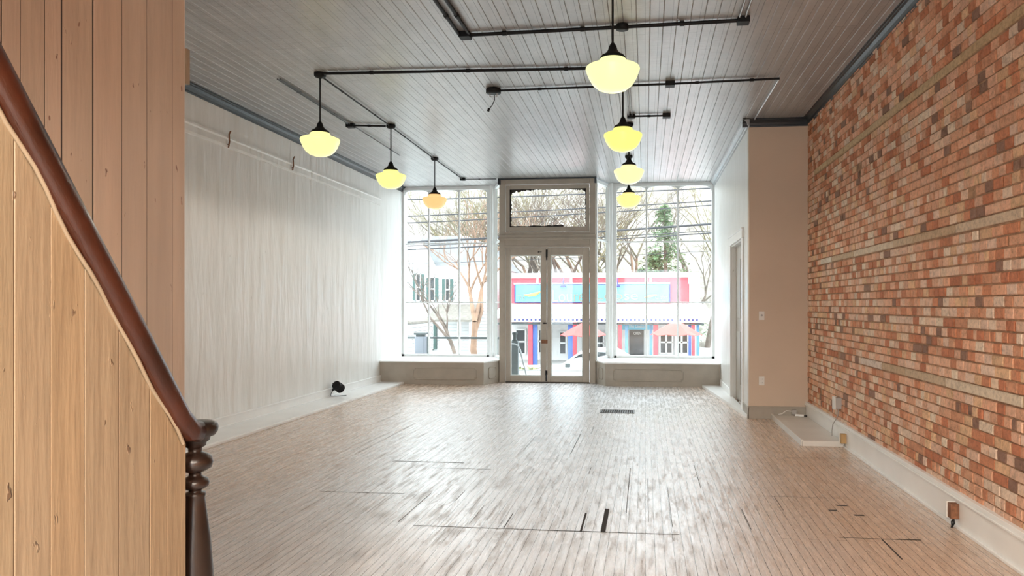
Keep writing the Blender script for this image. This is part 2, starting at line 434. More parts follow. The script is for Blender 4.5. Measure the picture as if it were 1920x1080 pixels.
# closet / column block at the right front
wc = MB()
wc.box(XC, XB + .02, YC, YC + .12, 0, CEIL)
struct(wc, 'wall_column', M['column'], bevel=.01)
ws = MB()
ws.box(XC + .001, XC + .12, YC + .12, 10.72, 0, CEIL - .001)
ws.box(XC + .001, XC + .12, 10.72, 12.1, 2.42, CEIL - .001)
ws.box(XC + .001, XC + .12, 12.1, 15.1, 0, CEIL - .001)
struct(ws, 'wall_partition', M['plaster'])
# side doorway casing and leaf
dr = empty('door_3', (XC, 11.4, 0)); dr['kind'] = 'structure'
k = MB(); T = .022
k.box(XC - T, XC, 10.6, 10.72, .03, 2.44); k.box(XC - T, XC, 12.1, 12.22, .03, 2.44); k.box(XC - T - .01, XC, 10.58, 12.24, 2.44, 2.56); k.box(XC - T - .018, XC, 10.57, 12.25, 2.56, 2.585)
o = k.build('door_casing', M['white'], dr, .004, off=dr.location)
k = MB(); k.box(XC + .07, XC + .11, 10.72, 12.1, .03, 2.42)
for z0, z1 in ((.3, 1.1), (1.3, 2.2)): k.box(XC + .06, XC + .07, 10.9, 11.35, z0, z1); k.box(XC + .06, XC + .07, 11.47, 11.92, z0, z1)
k.build('door_leaf', M['shadedwhite'], dr, .004, off=dr.location)

# low painted ledges along the walls
k = MB(); k.box(XL, -4.55, 4.0, YF, 0, .04); k.box(-4.556, -4.54, 4.0, YF - .05, 0, .03)
struct(k, 'trim_1', M['white'], .004)
k = MB(); k.prism([(1.02, YF), (1.335, YC + .02), (XC + .02, YC + .02), (XC + .02, YF)], 'z', 0, .045)
struct(k, 'trim_2', M['white'], .003)
plt = MB(); plt.box(1.66, 2.085, 8.2, YC, 0, .055)
plt.box(1.645, 1.675, 8.19, YC, 0, .07); plt.box(1.66, 2.085, 8.17, 8.2, 0, .06)
tag(plt.build('floor_platform', mat('platform_paint', (.72, .70, .66), .4, var=.06), None, .004, off=(1.87, 9.1, 0)), 'low white painted floor platform box in the corner by the brick wall', 'platform')

# baseboards
k = MB(); k.box(XL, XL + .02, 4.0, YF, .04, .145); k.box(XL, XL + .03, 4.0, YF, .145, .165); k.box(XL, XL + .035, 4.0, YF, .04, .055)
struct(k, 'baseboard_left', M['white'], .003)
k = MB(); k.box(2.09, XB + .02, YBACK, YC, 0, .19); k.box(2.075, XB + .02, YBACK, YC, .19, .205); k.box(2.085, XB + .02, YBACK, YC, .205, .235); k.box(2.07, 2.09, YBACK, 8.16, 0, .02)
struct(k, 'baseboard_right', M['white'], .003)
k = MB(); k.box(XC - .012, 2.09, YC - .022, YC, 0, .15); k.box(XC - .016, 2.085, YC - .03, YC, .15, .165); k.box(XC - .018, XC, YC - .022, 10.58, 0, .15)
struct(k, 'baseboard_column', M['shadedwhite'], .003)
k = MB(); k.box(XC - .018, XC, 12.24, YF, .045, .15)
struct(k, 'baseboard_partition', M['white'], .003)

# crown mouldings (slate gloss)
def crown_prof(s):   # s = +1: projects to +x from a wall on the left
    return [(0, -.10), (.012 * s, -.10), (.014 * s, -.082), (.022 * s, -.078), (.03 * s, -.05), (.05 * s, -.026), (.068 * s, -.018), (.07 * s, -.012), (.085 * s, -.010), (.085 * s, 0), (0, 0)]
k = MB(); k.prism([(XL + a, CEIL + b) for a, b in crown_prof(1)], 'y', YBACK, 15.1, smooth=False); struct(k, 'trim_3', M['crown'])
k = MB(); k.prism([(XB + .012 + a, CEIL + b) for a, b in crown_prof(-1)], 'y', YBACK, YC); struct(k, 'trim_4', M['crown'])
k = MB(); k.prism([(YC + a, CEIL + b) for a, b in crown_prof(-1)], 'x', XC - .085, XB); struct(k, 'trim_5', M['crown'])
k = MB(); k.prism([(XC + a, CEIL + b) for a, b in crown_prof(-1)], 'y', YC - .085, YG - .03); struct(k, 'trim_6', mat('crown_grey', (.42, .44, .45), .35))
# picture rail on the left wall
k = MB(); k.prism([(XL, 3.40), (XL + .015, 3.40), (XL + .02, 3.43), (XL + .018, 3.50), (XL + .032, 3.515), (XL + .03, 3.54), (XL, 3.545)], 'y', 4.0, 13.75)
struct(k, 'trim_7', M['plaster'])
for i, (yy, zz) in enumerate(((8.5, 3.50), (10.15, 3.52))):
    k = MB(); k.tube([(XL + .03, yy, zz - .10), (XL + .045, yy, zz - .03), (XL + .04, yy, zz + .06), (XL + .06, yy, zz + .10)], .009); k.tube([(XL, yy, zz - .06), (XL + .035, yy, zz - .06)], .007)
    tag(k.build('wall_bracket', M['rust'], None, off=(XL, yy, zz)), ('rusty bent bracket on the left wall rail, the one nearer the stairs', 'rusty bent bracket on the left wall rail, the one nearer the windows')[i], 'bracket', 'brackets on the picture rail')

# ================================================================== STOREFRONT
# bulkheads
zs = .415
xl0, xl1, xlj = XL, X_(907, YF), X_(937, YD)
xr0, xr1, xrj = X_(1135, YF + .08), XC, X_(1117, YD)
def bulkhead(name, poly, top):
    k = MB(); k.prism(poly, 'z', 0, zs)
    o = struct(k, name, M['shadedwhite'], .004)
    k = MB(); k.prism(top, 'z', zs, zs + .022)
    struct(k, 'window_sill', M['white'], .004, parent=o)
    return o
WP = .13
pxl = X_(923.5, YG)           # corner posts
pxr = X_(1146, YG)
bl = bulkhead('wall_front_left', [(xl0, YF), (xl1, YF), (xlj, YD), (xlj, YG + .1), (xl0, YG + .1)], [(xl0, YF - .02), (xl1 + .01, YF - .02), (xlj, YD - .02), (xlj, YG + .12), (xl0, YG + .12)])
YFR = YF + .08
br = bulkhead('wall_front_right', [(xr0, YFR), (xrj, YD), (xrj, YG + .1), (xr1, YG + .1), (xr1, YFR)][::-1], [(xr0 - .01, YFR - .02), (xrj, YD - .02), (xrj, YG + .12), (xr1, YG + .12), (xr1, YFR - .02)][::-1])
def panel(parent, P0, P1, z0, z1, out=.012, nsc=.03):
    # raised moulding with notched corners on the face running from P0 to P1
    P0, P1 = Vector((*P0, 0)), Vector((*P1, 0)); d = (P1 - P0); L = d.length; d.normalize(); nrm = Vector((d.y, -d.x, 0))
    if nrm.y > 0: nrm = -nrm
    c = nsc
    pts = [(c, z0), (L - c, z0), (L - c, z0 + c), (L, z0 + c), (L, z1 - c), (L - c, z1 - c), (L - c, z1), (c, z1), (c, z1 - c), (0, z1 - c), (0, z0 + c), (c, z0 + c), (c, z0), (c * 1.2, z0)]
    k = MB(); k.tube([P0 + d * a + nrm * .002 + Vector((0, 0, b)) for a, b in pts], .011, 6)
    k.build('panel_moulding', M['shadedwhite'], parent)
panel(bl, (X_(775, YF), YF), (X_(893, YF), YF), .10, .31)
panel(br, (X_(1150, YFR), YFR), (X_(1281, YFR), YFR), .10, .31)
def lerp(a, b, t): return a + (b - a) * t
panel(bl, (lerp(xl1, xlj, .3), lerp(YF, YD, .3)), (lerp(xl1, xlj, .75), lerp(YF, YD, .75)), .11, .31, nsc=.02)
panel(br, (lerp(xrj, xr0, .3), lerp(YD, YFR, .3)), (lerp(xrj, xr0, .75), lerp(YD, YFR, .75)), .11, .31, nsc=.02)
k = MB(); k.box(X_(1287, YFR), X_(1290, YFR), YFR - .004, YFR, 0, zs); k.build('seam_strip', M['shadedwhite'], br)
# joint cavity at the right end of the bulkhead
k = MB(); k.box(XC - .055, XC - .02, YFR - .015, YFR, .06, .14); k.box(XC - .05, XC - .01, YFR - .02, YFR, .27, .34)
k.build('loose_trim_block', M['shadedwhite'], br)

def big_window(name, cols, x0, x1, rows):
    """cols: muntin x positions; rows: z of horizontal bars"""
    root = empty(name, ((x0 + x1) / 2, YG, zs)); root['kind'] = 'structure'; L = root.location
    ztop = CEIL - .02; zb = zs + .02
    k = MB(); f = .05
    k.box(x0, x0 + f, YG - .04, YG + .04, zb, ztop); k.box(x1 - f, x1, YG - .04, YG + .04, zb, ztop)
    k.box(x0, x1, YG - .04, YG + .04, zb, zb + .05); k.box(x0, x1, YG - .045, YG + .045, ztop - .05, ztop + .02)
    k.build('window_frame', M['whitewin'], root, .004, off=L)
    k = MB()
    for c in cols: k.box(c - .017, c + .017, YG - .03, YG + .03, zb + .05, ztop - .05)
    for r_ in rows:
        xs = [x0 + f] + list(cols) + [x1 - f]
        for a, b_ in zip(xs[:-1], xs[1:]): k.box(a + .017, b_ - .017, YG - .022, YG + .022, r_ - .014, r_ + .014)
    k.build('muntin_bars', M['whitewin'], root, .003, off=L)
    # arched heads: corner spandrels in each light
    k = MB(); xs = [x0 + f] + list(cols) + [x1 - f]
    for a, b_ in zip(xs[:-1], xs[1:]):
        wdt = b_ - a; zt = ztop - .05
        for sgn, c in ((1, a), (-1, b_)):
            hh_ = .10; hw = wdt / 2; poly = [(c, zt)] + [(c + sgn * hw * t / 10, zt - hh_ + hh_ * (1 - (1 - t / 10) ** 2.8) ** (1 / 2.8)) for t in range(11)]
            if sgn < 0: poly = poly[::-1]
            k.prism([(p[0], min(p[1], zt)) for p in poly], 'y', YG - .012, YG + .012)
    k.build('arched_head', M['whitewin'], root, off=L)
    k = MB(); k.box(x0 + f, x1 - f, YG - .003, YG + .003, zb + .05, ztop - .05)
    k.build('glass_pane', M['glass'], root, off=L)
    return root
rz = [at_y(830, 457, YG).z, at_y(830, 567, YG).z]
big_window('window_1', [X_(804.5, YG), X_(861, YG)], XL + .0, pxl - .06, rz)
big_window('window_2', [X_(1212, YG), X_(1271, YG)], pxr + .06, XC, rz)
# corner posts
for i, xx in enumerate((pxl, pxr)):
    k = MB(); k.box(xx - .06, xx + .06, YG - .07, YG + .06, zs + .02, CEIL)
    k.tube([(xx, YG - .07, zs + .02), (xx, YG - .07, CEIL)], .035, 12)
    struct(k, 'trim_%d' % (8 + i), M['whitewin'], .004)
# splayed side lights between post and door jamb
def splay(name, A, B):
    root = empty(name, (A[0], A[1], zs)); root['kind'] = 'structure'; L = Vector((A[0], A[1], zs))
    A = Vector((*A, 0)); B = Vector((*B, 0)); d = (B - A); Ln = d.length; d.normalize(); q = Vector((-d.y, d.x, 0))
    def slab(k, t0, t1, h, z0, z1):
        c = [A + d * t0 - q * h, A + d * t1 - q * h, A + d * t1 + q * h, A + d * t0 + q * h]
        k.add([(p.x, p.y, z0) for p in c] + [(p.x, p.y, z1) for p in c], [(0,3,2,1),(4,5,6,7),(0,1,5,4),(1,2,6,5),(2,3,7,6),(3,0,4,7)])
    zb = zs + .02; zt = CEIL - .02
    k = MB(); slab(k, 0, .04, .03, zb, zt); slab(k, Ln - .04, Ln, .03, zb, zt); slab(k, .04, Ln - .04, .03, zb, zb + .05); slab(k, .04, Ln - .04, .03, zt - .06, zt)
    k.build('window_frame', M['whitewin'], root, .003, off=L)
    k = MB()
    for r_ in rz: slab(k, .04, Ln - .04, .02, r_ - .014, r_ + .014)
    k.build('muntin_bars', M['whitewin'], root, .003, off=L)
    k = MB(); slab(k, .04, Ln - .04, .003, zb + .05, zt - .06); k.build('glass_pane', M['glass'], root, off=L)
splay('window_3', (pxl + .07, YG - .02), (X_(937, YD) + .01, YD + .09))
splay('window_4', (pxr - .07, YG - .02), (X_(1117, YD) - .01, YD + .09))

# door surround
DX0, DX1 = X_(937, YD), X_(1117, YD)
ix0, ix1 = X_(948, YD), X_(1106, YD)
zT0, zT1 = Z_(434, YD), Z_(345, YD)           # transom frame
zD = Z_(466, YD)
k = MB()
k.box(DX0, ix0, YD - .05, YD + .1, 0, CEIL); k.box(ix1, DX1, YD - .05, YD + .1, 0, CEIL)
k.box(ix0, ix1, YD - .04, YD + .1, zT1, CEIL)
k.box(ix0, ix1, YD - .05, YD + .1, zD + .02, zT0 - .01)
k.box(DX0 - .01, DX1 + .01, YD - .085, YD - .05, zT0 - .16, zT0 - .12)
k.box(DX0 - .005, DX1 + .005, YD - .07, YD - .05, zT0 - .12, zT0 - .06); k.box(ix0 - .03, ix1 + .03, YD - .062, YD - .05, zD + .04, zD + .06)
struct(k, 'trim_10', M['shadedwhite'], .006)
k = MB(); k.box(DX0 - .02, DX1 + .02, YD - .075, YD - .04, CEIL - .025, CEIL); k.box(DX0 - .025, DX0 + .03, YD - .08, YD - .05, CEIL - .12, CEIL); k.box(DX1 - .02, DX1 + .02, YD - .08, YD - .05, CEIL - .12, CEIL)
struct(k, 'trim_11', M['crown'], .003)
# transom
tr = empty('window_5', ((ix0 + ix1) / 2, YD, zT0)); tr['kind'] = 'structure'; L = tr.location
gx0, gx1, gz0, gz1 = X_(956, YD), X_(1099, YD), Z_(425, YD), Z_(354, YD)
k = MB(); f0 = .012
for a, b_, c, d in ((ix0 + f0, gx0, zT0, zT1), (gx1, ix1 - f0, zT0, zT1)): k.box(a, b_, YD - .03, YD + .04, c, d - f0)
k.box(gx0, gx1, YD - .03, YD + .04, zT0, gz0); k.box(gx0, gx1, YD - .03, YD + .04, gz1, zT1 - f0)
k.build('window_frame', M['shadedwhite'], tr, .006, off=L)
k = MB(); k.box(gx0, gx1, YD - .003, YD + .003, gz0, gz1); k.build('glass_pane', M['glass'], tr, off=L)
# crumbling dark putty round the transom glass
rr = random.Random(5); k = MB()
def rag(pts, w0, w1, vertical, sgn):
    n = 24; inner = []; outer = []
    (a0, b0), (a1, b1) = pts
    for i in range(n + 1):
        t = i / n; px_, pz_ = lerp(a0, a1, t), lerp(b0, b1, t); ww = lerp(w0, w1, t) * rr.uniform(.5, 1.3)
        outer.append((px_, pz_)); inner.append((px_ + (ww * sgn if vertical else 0), pz_ + (0 if vertical else ww * sgn)))
    for i in range(n):
        k.prism([outer[i], outer[i + 1], inner[i + 1], inner[i]], 'y', YD - .012, YD - .006)
rag(((gx0, gz1), (gx0 + .5, gz1)), .06, .02, False, -1); rag(((gx0 + .5, gz1), (gx1 - .25, gz1)), .015, .01, False, -1); rag(((gx1 - .3, gz1), (gx1, gz1)), .015, .055, False, -1)
rag(((gx0, gz0), (gx0, gz1)), .03, .04, True, 1); rag(((gx1, gz0), (gx1, gz1)), .012, .02, True, -1); rag(((gx0, gz0), (gx0 + 1.05, gz0)), .02, .03, False, 1)
k.build('ragged_putty', M['gap'], tr, off=L)

def door(name, xa, xb, ga, gb, meeting_right):
    root = empty(name, ((xa + xb) / 2, YD, 0)); root['kind'] = 'structure'; L = root.location
    z0, z1 = .015, zD + .015; g0, g1 = Z_(705.5, YD), Z_(478, YD)
    k = MB(); t = .025
    k.box(xa, ga, YD - t, YD + t, z0, z1); k.box(gb, xb, YD - t, YD + t, z0, z1)
    k.box(ga, gb, YD - t, YD + t, z0, g0); k.box(ga, gb, YD - t, YD + t, g1, z1)
    k.build('door_frame', M['shadedwhite'], root, .006, off=L)
    k = MB(); k.box(ga, gb, YD - .003, YD + .003, g0, g1); k.build('glass_pane', M['glass'], root, off=L)
    k = MB()
    for a, b_, c, d in ((ga, ga + .02, g0, g1), (gb - .02, gb, g0, g1)): k.box(a, b_, YD + .004, YD + .02, c, d)
    k.box(ga + .02, gb - .02, YD + .004, YD + .02, g0, g0 + .02); k.box(ga + .02, gb - .02, YD + .004, YD + .02, g1 - .02, g1)
    k.build('glazing_bead', M['white'], root, off=L)
    return root
xm = X_(1025.5, YD)
d1 = door('door_1', ix0 + .008, xm - .004, X_(957, YD), X_(1015, YD), True)
d2 = door('door_2', xm + .004, ix1 - .008, X_(1033, YD), X_(1093, YD), False)
k = MB(); xx = X_(1021, YD); zz = Z_(606, YD)
k.tube([(xx, YD - .026, zz), (xx, YD - .06, zz)], .012); k.lathe([(.001, 0), (.02, .004), (.026, .015), (.02, .028), (.001, .032)], (xx, YD - .075, zz - .015), 16); k.box(xx - .02, xx + .045, YD - .034, YD - .026, zz - .012, zz + .012)
lbl(k.build('door_knob', M['black'], d1, off=d1.location), 'small black knob and latch')
k = MB(); zz = Z_(640, YD); k.box(X_(1015.5, YD), X_(1028, YD) - .01, YD - .036, YD - .026, zz - .04, zz + .03)
lbl(k.build('latch_plate', M['rust'], d1, .003, off=d1.location), 'rusty rectangular latch plate')
k = MB(); k.tube([(xm, YD - .035, zD - .02), (xm, YD - .035, zD - .22)], .012); k.box(xm - .018, xm + .018, YD - .034, YD - .026, zD - .17, zD - .02)
lbl(k.build('top_bolt', M['black'], d1, off=d1.location), 'black surface bolt at the top')
k = MB(); k.tube([(xm - .01, YD - .035, .03), (xm - .01, YD - .035, .22)], .013); k.box(xm - .03, xm + .012, YD - .034, YD - .026, .15, .24); k.lathe([(.0, 0), (.018, .008), (0, .02)], (xm - .01, YD - .035, .22), 12)
lbl(k.build('bottom_bolt', M['black'], d1, off=d1.location), 'black surface bolt at the bottom')
k = MB(); k.lathe([(.0, 0), (.018, .01), (.0, .03)], (X_(1010, YD), YD - .03, zD - .08), 10); k.lathe([(.0, 0), (.014, .01), (.0, .025)], (X_(1002, YD), YD - .03, zD - .19), 10); k.box(X_(1010, YD), X_(1016, YD), YD - .032, YD - .026, zD - .07, zD - .06)
k.build('catch_stub', M['black'], d1, off=d1.location)
k = MB(); k.box(ix0, ix1, YD - .03, YD + .08, 0, .012); struct(k, 'trim_12', M['gap'])

# ================================================================== STAIR AND BOARDED PARTITION (left)
def boards(edges, axis_x, face, z0, ztop, back, seed, tints):
    """vertical boards in a wall lying along Y; edges = y positions; ztop = function of y"""
    r = random.Random(seed); vs = []; fs = []; cols = []
    for a, b_ in zip(edges[:-1], edges[1:]):
        g = r.choice([.003, .004, .008]) if seed == 4 else .003; dx = r.uniform(0, .003) if seed == 4 else r.uniform(0, .0012); t = r.choice(tints); kk = r.uniform(.94, 1.05); c = tuple(v * kk for v in t)
        x1 = face + dx; o = len(vs); ya, yb = a + g, b_ - .001
        cb = .0012
        vs += [(back, ya, z0), (back, yb, z0), (x1, yb, z0), (x1, yb - cb, z0), (x1, ya + cb, z0), (x1 - cb, ya, z0)]
        vs += [(back, ya, ztop(ya)), (back, yb, ztop(yb)), (x1, yb, ztop(yb)), (x1, yb - cb, ztop(yb)), (x1, ya + cb, ztop(ya)), (x1 - cb, ya, ztop(ya))]
        n = 6
        fs += [tuple(o + i for i in range(n))[::-1], tuple(o + n + i for i in range(n))] + [(o + i, o + (i + 1) % n, o + n + (i + 1) % n, o + n + i) for i in range(n)]
        cols += [(*c, 1)] * 12
    return vs, fs, cols
def colmesh(name, vs, fs, cols, m, parent=None):
    me = bpy.data.meshes.new(name); me.from_pydata(vs, [], fs); me.materials.append(m)
    ca = me.color_attributes.new('Col', 'FLOAT_COLOR', 'POINT'); ca.data.foreach_set('color', [c for t in cols for c in t]); me.update()
    o = bpy.data.objects.new(name, me); C.objects.link(o)
    if parent: o.parent = parent
    return o
XW = -2.35
ed = [1.2, 1.37, 1.53, 1.7, 1.87, 2.03, 2.2, 2.36, 2.487, 2.576, 2.689, 2.773, 2.946, 3.126, 3.297, 3.49, 3.59]
ed = [-5.9 + i * .17 for i in range(41)] + ed[1:]
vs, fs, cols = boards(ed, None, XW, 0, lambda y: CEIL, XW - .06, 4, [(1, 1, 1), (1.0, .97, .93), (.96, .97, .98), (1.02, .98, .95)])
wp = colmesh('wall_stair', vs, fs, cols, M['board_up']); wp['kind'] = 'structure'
k = MB(); k.box(XW - .055, XW - .0006, -5.8, 3.58, .01, CEIL - .01); k.build('dark_backing', M['gap'], wp)
k = MB(); k.box(XW - .075, XW - .004, 3.588, 3.598, 0, CEIL - .001); k.build('corner_strip', M['white'], wp)
k = MB(); zz = 3.2; k.box(XW - .05, XW + .006, 3.598, 3.625, 2.72 - .08, 2.72 + .10)
lbl(k.build('hinge_leaf', M['tanpaint'], wp), 'painted over hinge leaf on the edge')
# staircase, facing the shop floor at its foot
st = empty('staircase', (-1.9, 2.0, 0), 'boarded staircase with mahogany handrail and dark turned newel post beside the tan wall', 'staircase')
L = st.location
SL = 1.31
XS = -1.45
def ztop(y): return 1.04 + (2.235 - y) * SL
ed2 = [2.220, 2.125, 2.046, 1.916, 1.788, 1.676, 1.57, 1.45, 1.34, 1.22, 1.10, .98, .86, .74, .62, .5]
ed2 = sorted(ed2)
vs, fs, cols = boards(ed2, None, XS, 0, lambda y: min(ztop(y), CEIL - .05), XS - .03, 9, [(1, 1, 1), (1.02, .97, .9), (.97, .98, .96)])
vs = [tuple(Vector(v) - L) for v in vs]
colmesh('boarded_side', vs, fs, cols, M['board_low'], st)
k = MB(); k.prism([(.55, .01), (2.20, .01), (2.20, ztop(2.20) - .02), (.55, ztop(.55) - .02)], 'x', XS - .027, XS - .0006); k.build('dark_backing', mat('joint_brown', (.13, .08, .045), .9), st, off=L)
# wavy strip under the rail
k = MB(); n = 40; pts = []
for i in range(n + 1):
    y = lerp(2.20, .75, i / n); pts.append((XS + .006 + .004 * math.sin(i * 1.3), y, ztop(y) - .022 + .006 * math.sin(i * .9)))
k.tube(pts, .006, 6); lbl(k.build('cove_strip', M['tanpaint'], st, off=L), 'thin cream strip under the handrail')
# handrail (moulded oval section) with easing into the newel cap
sec = [(-.034, -.020), (-.036, .004), (-.026, .024), (-.008, .034), (.010, .034), (.026, .024), (.036, .004), (.033, -.024), (.02, -.037), (-.02, -.037)]
path = [(.55, ztop(.55) + .045), (1.0, ztop(1.0) + .045), (1.5, ztop(1.5) + .045), (2.0, ztop(2.0) + .045), (2.10, ztop(2.10) + .043), (2.18, ztop(2.18) + .040), (2.235, ztop(2.235) + .062), (2.27, ztop(2.27) + .100)]
k = MB(); vs = []; m_ = len(sec)
for i, (y, z) in enumerate(path):
    a = path[max(0, i - 1)]; b_ = path[min(len(path) - 1, i + 1)]
    dy, dz = b_[0] - a[0], b_[1] - a[1]; l = math.hypot(dy, dz); ny, nz = -dz / l, dy / l     # in-plane normal
    if nz < 0: ny, nz = -ny, -nz
    for (sx, sn) in sec: vs.append((XS + .004 + sx, y + ny * sn, z + nz * sn))
fs = [(i*m_+j, i*m_+(j+1)%m_, (i+1)*m_+(j+1)%m_, (i+1)*m_+j) for i in range(len(path)-1) for j in range(m_)]
fs += [tuple(range(m_))[::-1], tuple(range((len(path)-1)*m_, len(path)*m_))]
k.add(vs, fs, 0, True)
lbl(k.build('handrail', M['wood'], st, off=L), 'red brown mahogany handrail')
# newel post
NX, NY = -1.472, 2.305
def rz_(py): return EYE - (py - HORIZON) / FPX * 2.47
pf = [(.058, 1080), (.056, 1060), (.049, 1010), (.041, 975), (.034, 945), (.031, 930), (.033, 927), (.033, 922), (.021, 920), (.020, 916), (.030, 914), (.043, 909), (.045, 903), (.040, 896), (.026, 892), (.020, 889), (.020, 883), (.034, 881), (.052, 875), (.057, 865), (.052, 855), (.038, 849), (.021, 846), (.022, 838), (.034, 834), (.036, 828), (.046, 824), (.048, 818), (.062, 815), (.071, 808), (.073, 800), (.070, 794), (.060, 790), (.0, 789)]
prof = [(.085, 0), (.085, .25), (.072, .27), (.065, .30), (.068, .33), (.062, .36)] + [(r * .97, rz_(p)) for r, p in pf]
k = MB(); k.lathe(prof, (NX, NY, 0), 40)
lbl(k.build('newel_post', M['newel'], st, off=L), 'dark turned newel post with round cap')
# steps between the boarded side and the wall
k = MB(); nst = 11
for i in range(nst):
    ya = 2.19 - i * .165
    k.box(XW + .002, XS - .032, ya - .165, ya, 0, .19 * (i + 1)); k.box(XW + .002, XS - .032, ya - .165, ya + .02, .19 * (i + 1) - .025, .19 * (i + 1))
k.build('stair_flight', M['wood'], st, off=L)

# ================================================================== CEILING FIXTURES
def pendant(loc, glowcol, label, strength=1.0, lamp_w=8):
    root = empty('pendant_lamp', (loc[0], loc[1], CEIL), label, 'pendant lamp', 'schoolhouse pendant lamps')
    D = loc[2]                         # globe bottom below ceiling
    k = MB(); k.lathe([(.0, 0), (.062, 0), (.062, -.03), (.05, -.045), (.018, -.055), (.0, -.055)][::-1], n=24); k.build('ceiling_canopy', M['black'], root)
    k = MB(); k.tube([(0, 0, -.04), (0, 0, -D + .35)], .0085, 8); k.build('rod', M['black'], root)
    k = MB(); zt = -D + .245
    k.lathe([(.095, zt), (.098, zt + .012), (.085, zt + .028), (.055, zt + .045), (.036, zt + .07), (.030, zt + .095), (.022, zt + .11), (.012, zt + .125), (.0, zt + .125)], n=28); k.build('fitter', M['black'], root)
    g = MB()
    g.lathe([(.0, -D), (.06, -D + .004), (.11, -D + .022), (.15, -D + .055), (.178, -D + .10), (.198, -D + .15), (.205, -D + .172), (.200, -D + .185), (.17, -D + .198), (.13, -D + .207), (.112, -D + .212), (.110, -D + .225), (.098, -D + .246), (.0, -D + .246)], n=40)
    k = g.build('glass_globe', mat_glow('opal_glass_glow', glowcol, strength * .47), root)
    lbl(k, 'glowing opal schoolhouse globe')
    l = bpy.data.lights.new('lamp_light', 'SPOT'); l.energy = lamp_w; l.color = LAMP_COL; l.shadow_soft_size = .06
    l.spot_size = R(172); l.spot_blend = .3
    lo = bpy.data.objects.new('lamp_light', l); C.objects.link(lo); lo.parent = root; lo.location = (0, 0, -D - .03)
    return root
DROP = CEIL - 3.09
pendant((-.245, 5.65, DROP - .02), (1.0, .98, .44), 'pendant lamp nearest the viewer, large pale yellow globe high in the middle', .98)
pendant((-3.414, 7.55, DROP + .02), (1.0, .90, .36), 'pale yellow pendant lamp over the left side, nearest of the left row', 1.0)
pendant((-3.435, 9.82, DROP + .01), (1.0, .95, .28), 'lemon yellow pendant lamp, second in the left row, before the left window wall', .98)
pendant((-3.48, 12.1, DROP), (.98, .55, .22), 'peach orange pendant lamp, last of the left row, in front of the left window', .95)
pendant((-.235, 7.91, DROP - .03), (1.0, .93, .22), 'bright yellow pendant lamp directly below the big nearest one, second of the middle row', .98)
pendant((-.22, 10.1, DROP - .04), (1.0, .84, .42), 'cream pendant lamp, third of the middle row', .98)
pendant((-.27, 12.3, DROP), (1.0, .78, .28), 'small amber pendant lamp, last of the middle row in front of the right window', .98)
# unseen lamps added behind the viewer as warm fill for the near room
for i, (a, b_) in enumerate(((-.9, -1.2), (.9, -1.2), (-.9, -3.6), (.9, -3.6))):
    pendant((a, b_, DROP), (1.0, .86, .5), 'added fill pendant lamp over the unseen rear half of the shop', 1.0, REAR_FILL_W)

def box_(k, x, y, r=.055, h=.045): k.lathe([(.0, 0), (r, 0), (r, h - .008), (r * .92, h), (.0, h)], (x, y, CEIL - h), 20)
def sqbox(k, x, y, s=.05, h=.05): k.box(x - s, x + s, y - s, y + s, CEIL - h, CEIL)
def conduit(label, runs, boxes, mat_=None, r=.013, group='black ceiling conduit runs'):
    pts0 = runs[0][0]; root = empty('conduit_run', (pts0[0], pts0[1], CEIL), label, 'electrical conduit', group); L = root.location
    for run in runs:
        k = MB(); k.tube([(x, y, CEIL - .022) for x, y in run], r, 10)
        for (x, y), (x2, y2) in zip(run[:-1], run[1:]):
            d = Vector((x2 - x, y2 - y, 0)); l = d.length; d.normalize()
            nn = int(l / 1.1)
            for j in range(nn + 1):
                c = Vector((x, y, CEIL - .022)) + d * (l * (j + .5) / (nn + 1)); k.tube([c - d * .02, c + d * .02], r * 1.35, 10)
        k.build('conduit_pipe', mat_ or M['black'], root, off=L)
    for (kind, x, y) in boxes:
        k = MB(); (box_ if kind == 'r' else sqbox)(k, x, y); k.build('junction_box', M['black'], root, off=L)
    return root
conduit('thick black ceiling conduit run nearest the viewer with twin pipes turning back', [[(-1.6, 6.58), (-.2, 6.54), (.83, 6.5)], [(-1.57, 6.58), (-1.59, 2.0)], [(-1.66, 6.58), (-1.68, 2.0)]], [('s', -1.61, 6.58), ('s', .83, 6.5), ('r', -.2, 6.54)], r=.016)
conduit('pair of pale grey ceiling pipes meeting the right end of the nearest conduit', [[(.79, 6.42), (.79, 2.0)], [(.84, 6.42), (.84, 2.0)]], [], mat('grey_pipe', (.35, .35, .35), .3, .5), .009, 'grey ceiling pipes')
conduit('black ceiling conduit joining the nearest left lamp to the middle lamp row', [[(-3.35, 7.5), (-.3, 7.66)]], [('r', -.3, 7.66)], r=.015)
conduit('black ceiling conduit from the dangling wire box towards the brick wall', [[(-1.66, 8.32), (.27, 8.28), (1.43, 8.22)]], [('s', .27, 8.28)], r=.012)
conduit('pale pipe along the ceiling ending at the crown above the tan column', [[(1.43, 8.25), (1.42, 10.0)]], [], mat('grey_pipe_pale', (.6, .6, .6), .3, .5), .009, 'grey ceiling pipes')
conduit('short black ceiling conduit linking the second left lamp to the long side pipe', [[(-3.93, 9.71), (-3.5, 9.80)]], [('s', -3.96, 9.71)], r=.013)
conduit('long thin double pipe along the ceiling close to the left wall', [[(-3.90, 7.63), (-3.93, 9.6)], [(-3.93, 9.8), (-3.96, 11.75)], [(-3.93, 7.63), (-3.96, 9.6)]], [], mat('grey_pipe_dark', (.05, .05, .05), .35), .008)
conduit('thin black pipe joining the left row of lamps and ending near the doors', [[(-3.42, 7.62), (-3.435, 9.75)], [(-3.44, 9.9), (-3.48, 12.03)], [(-3.48, 12.17), (-3.5, 14.1)], [(-3.5, 14.1), (-2.85, 14.14)]], [('r', -3.5, 14.1)], r=.009)
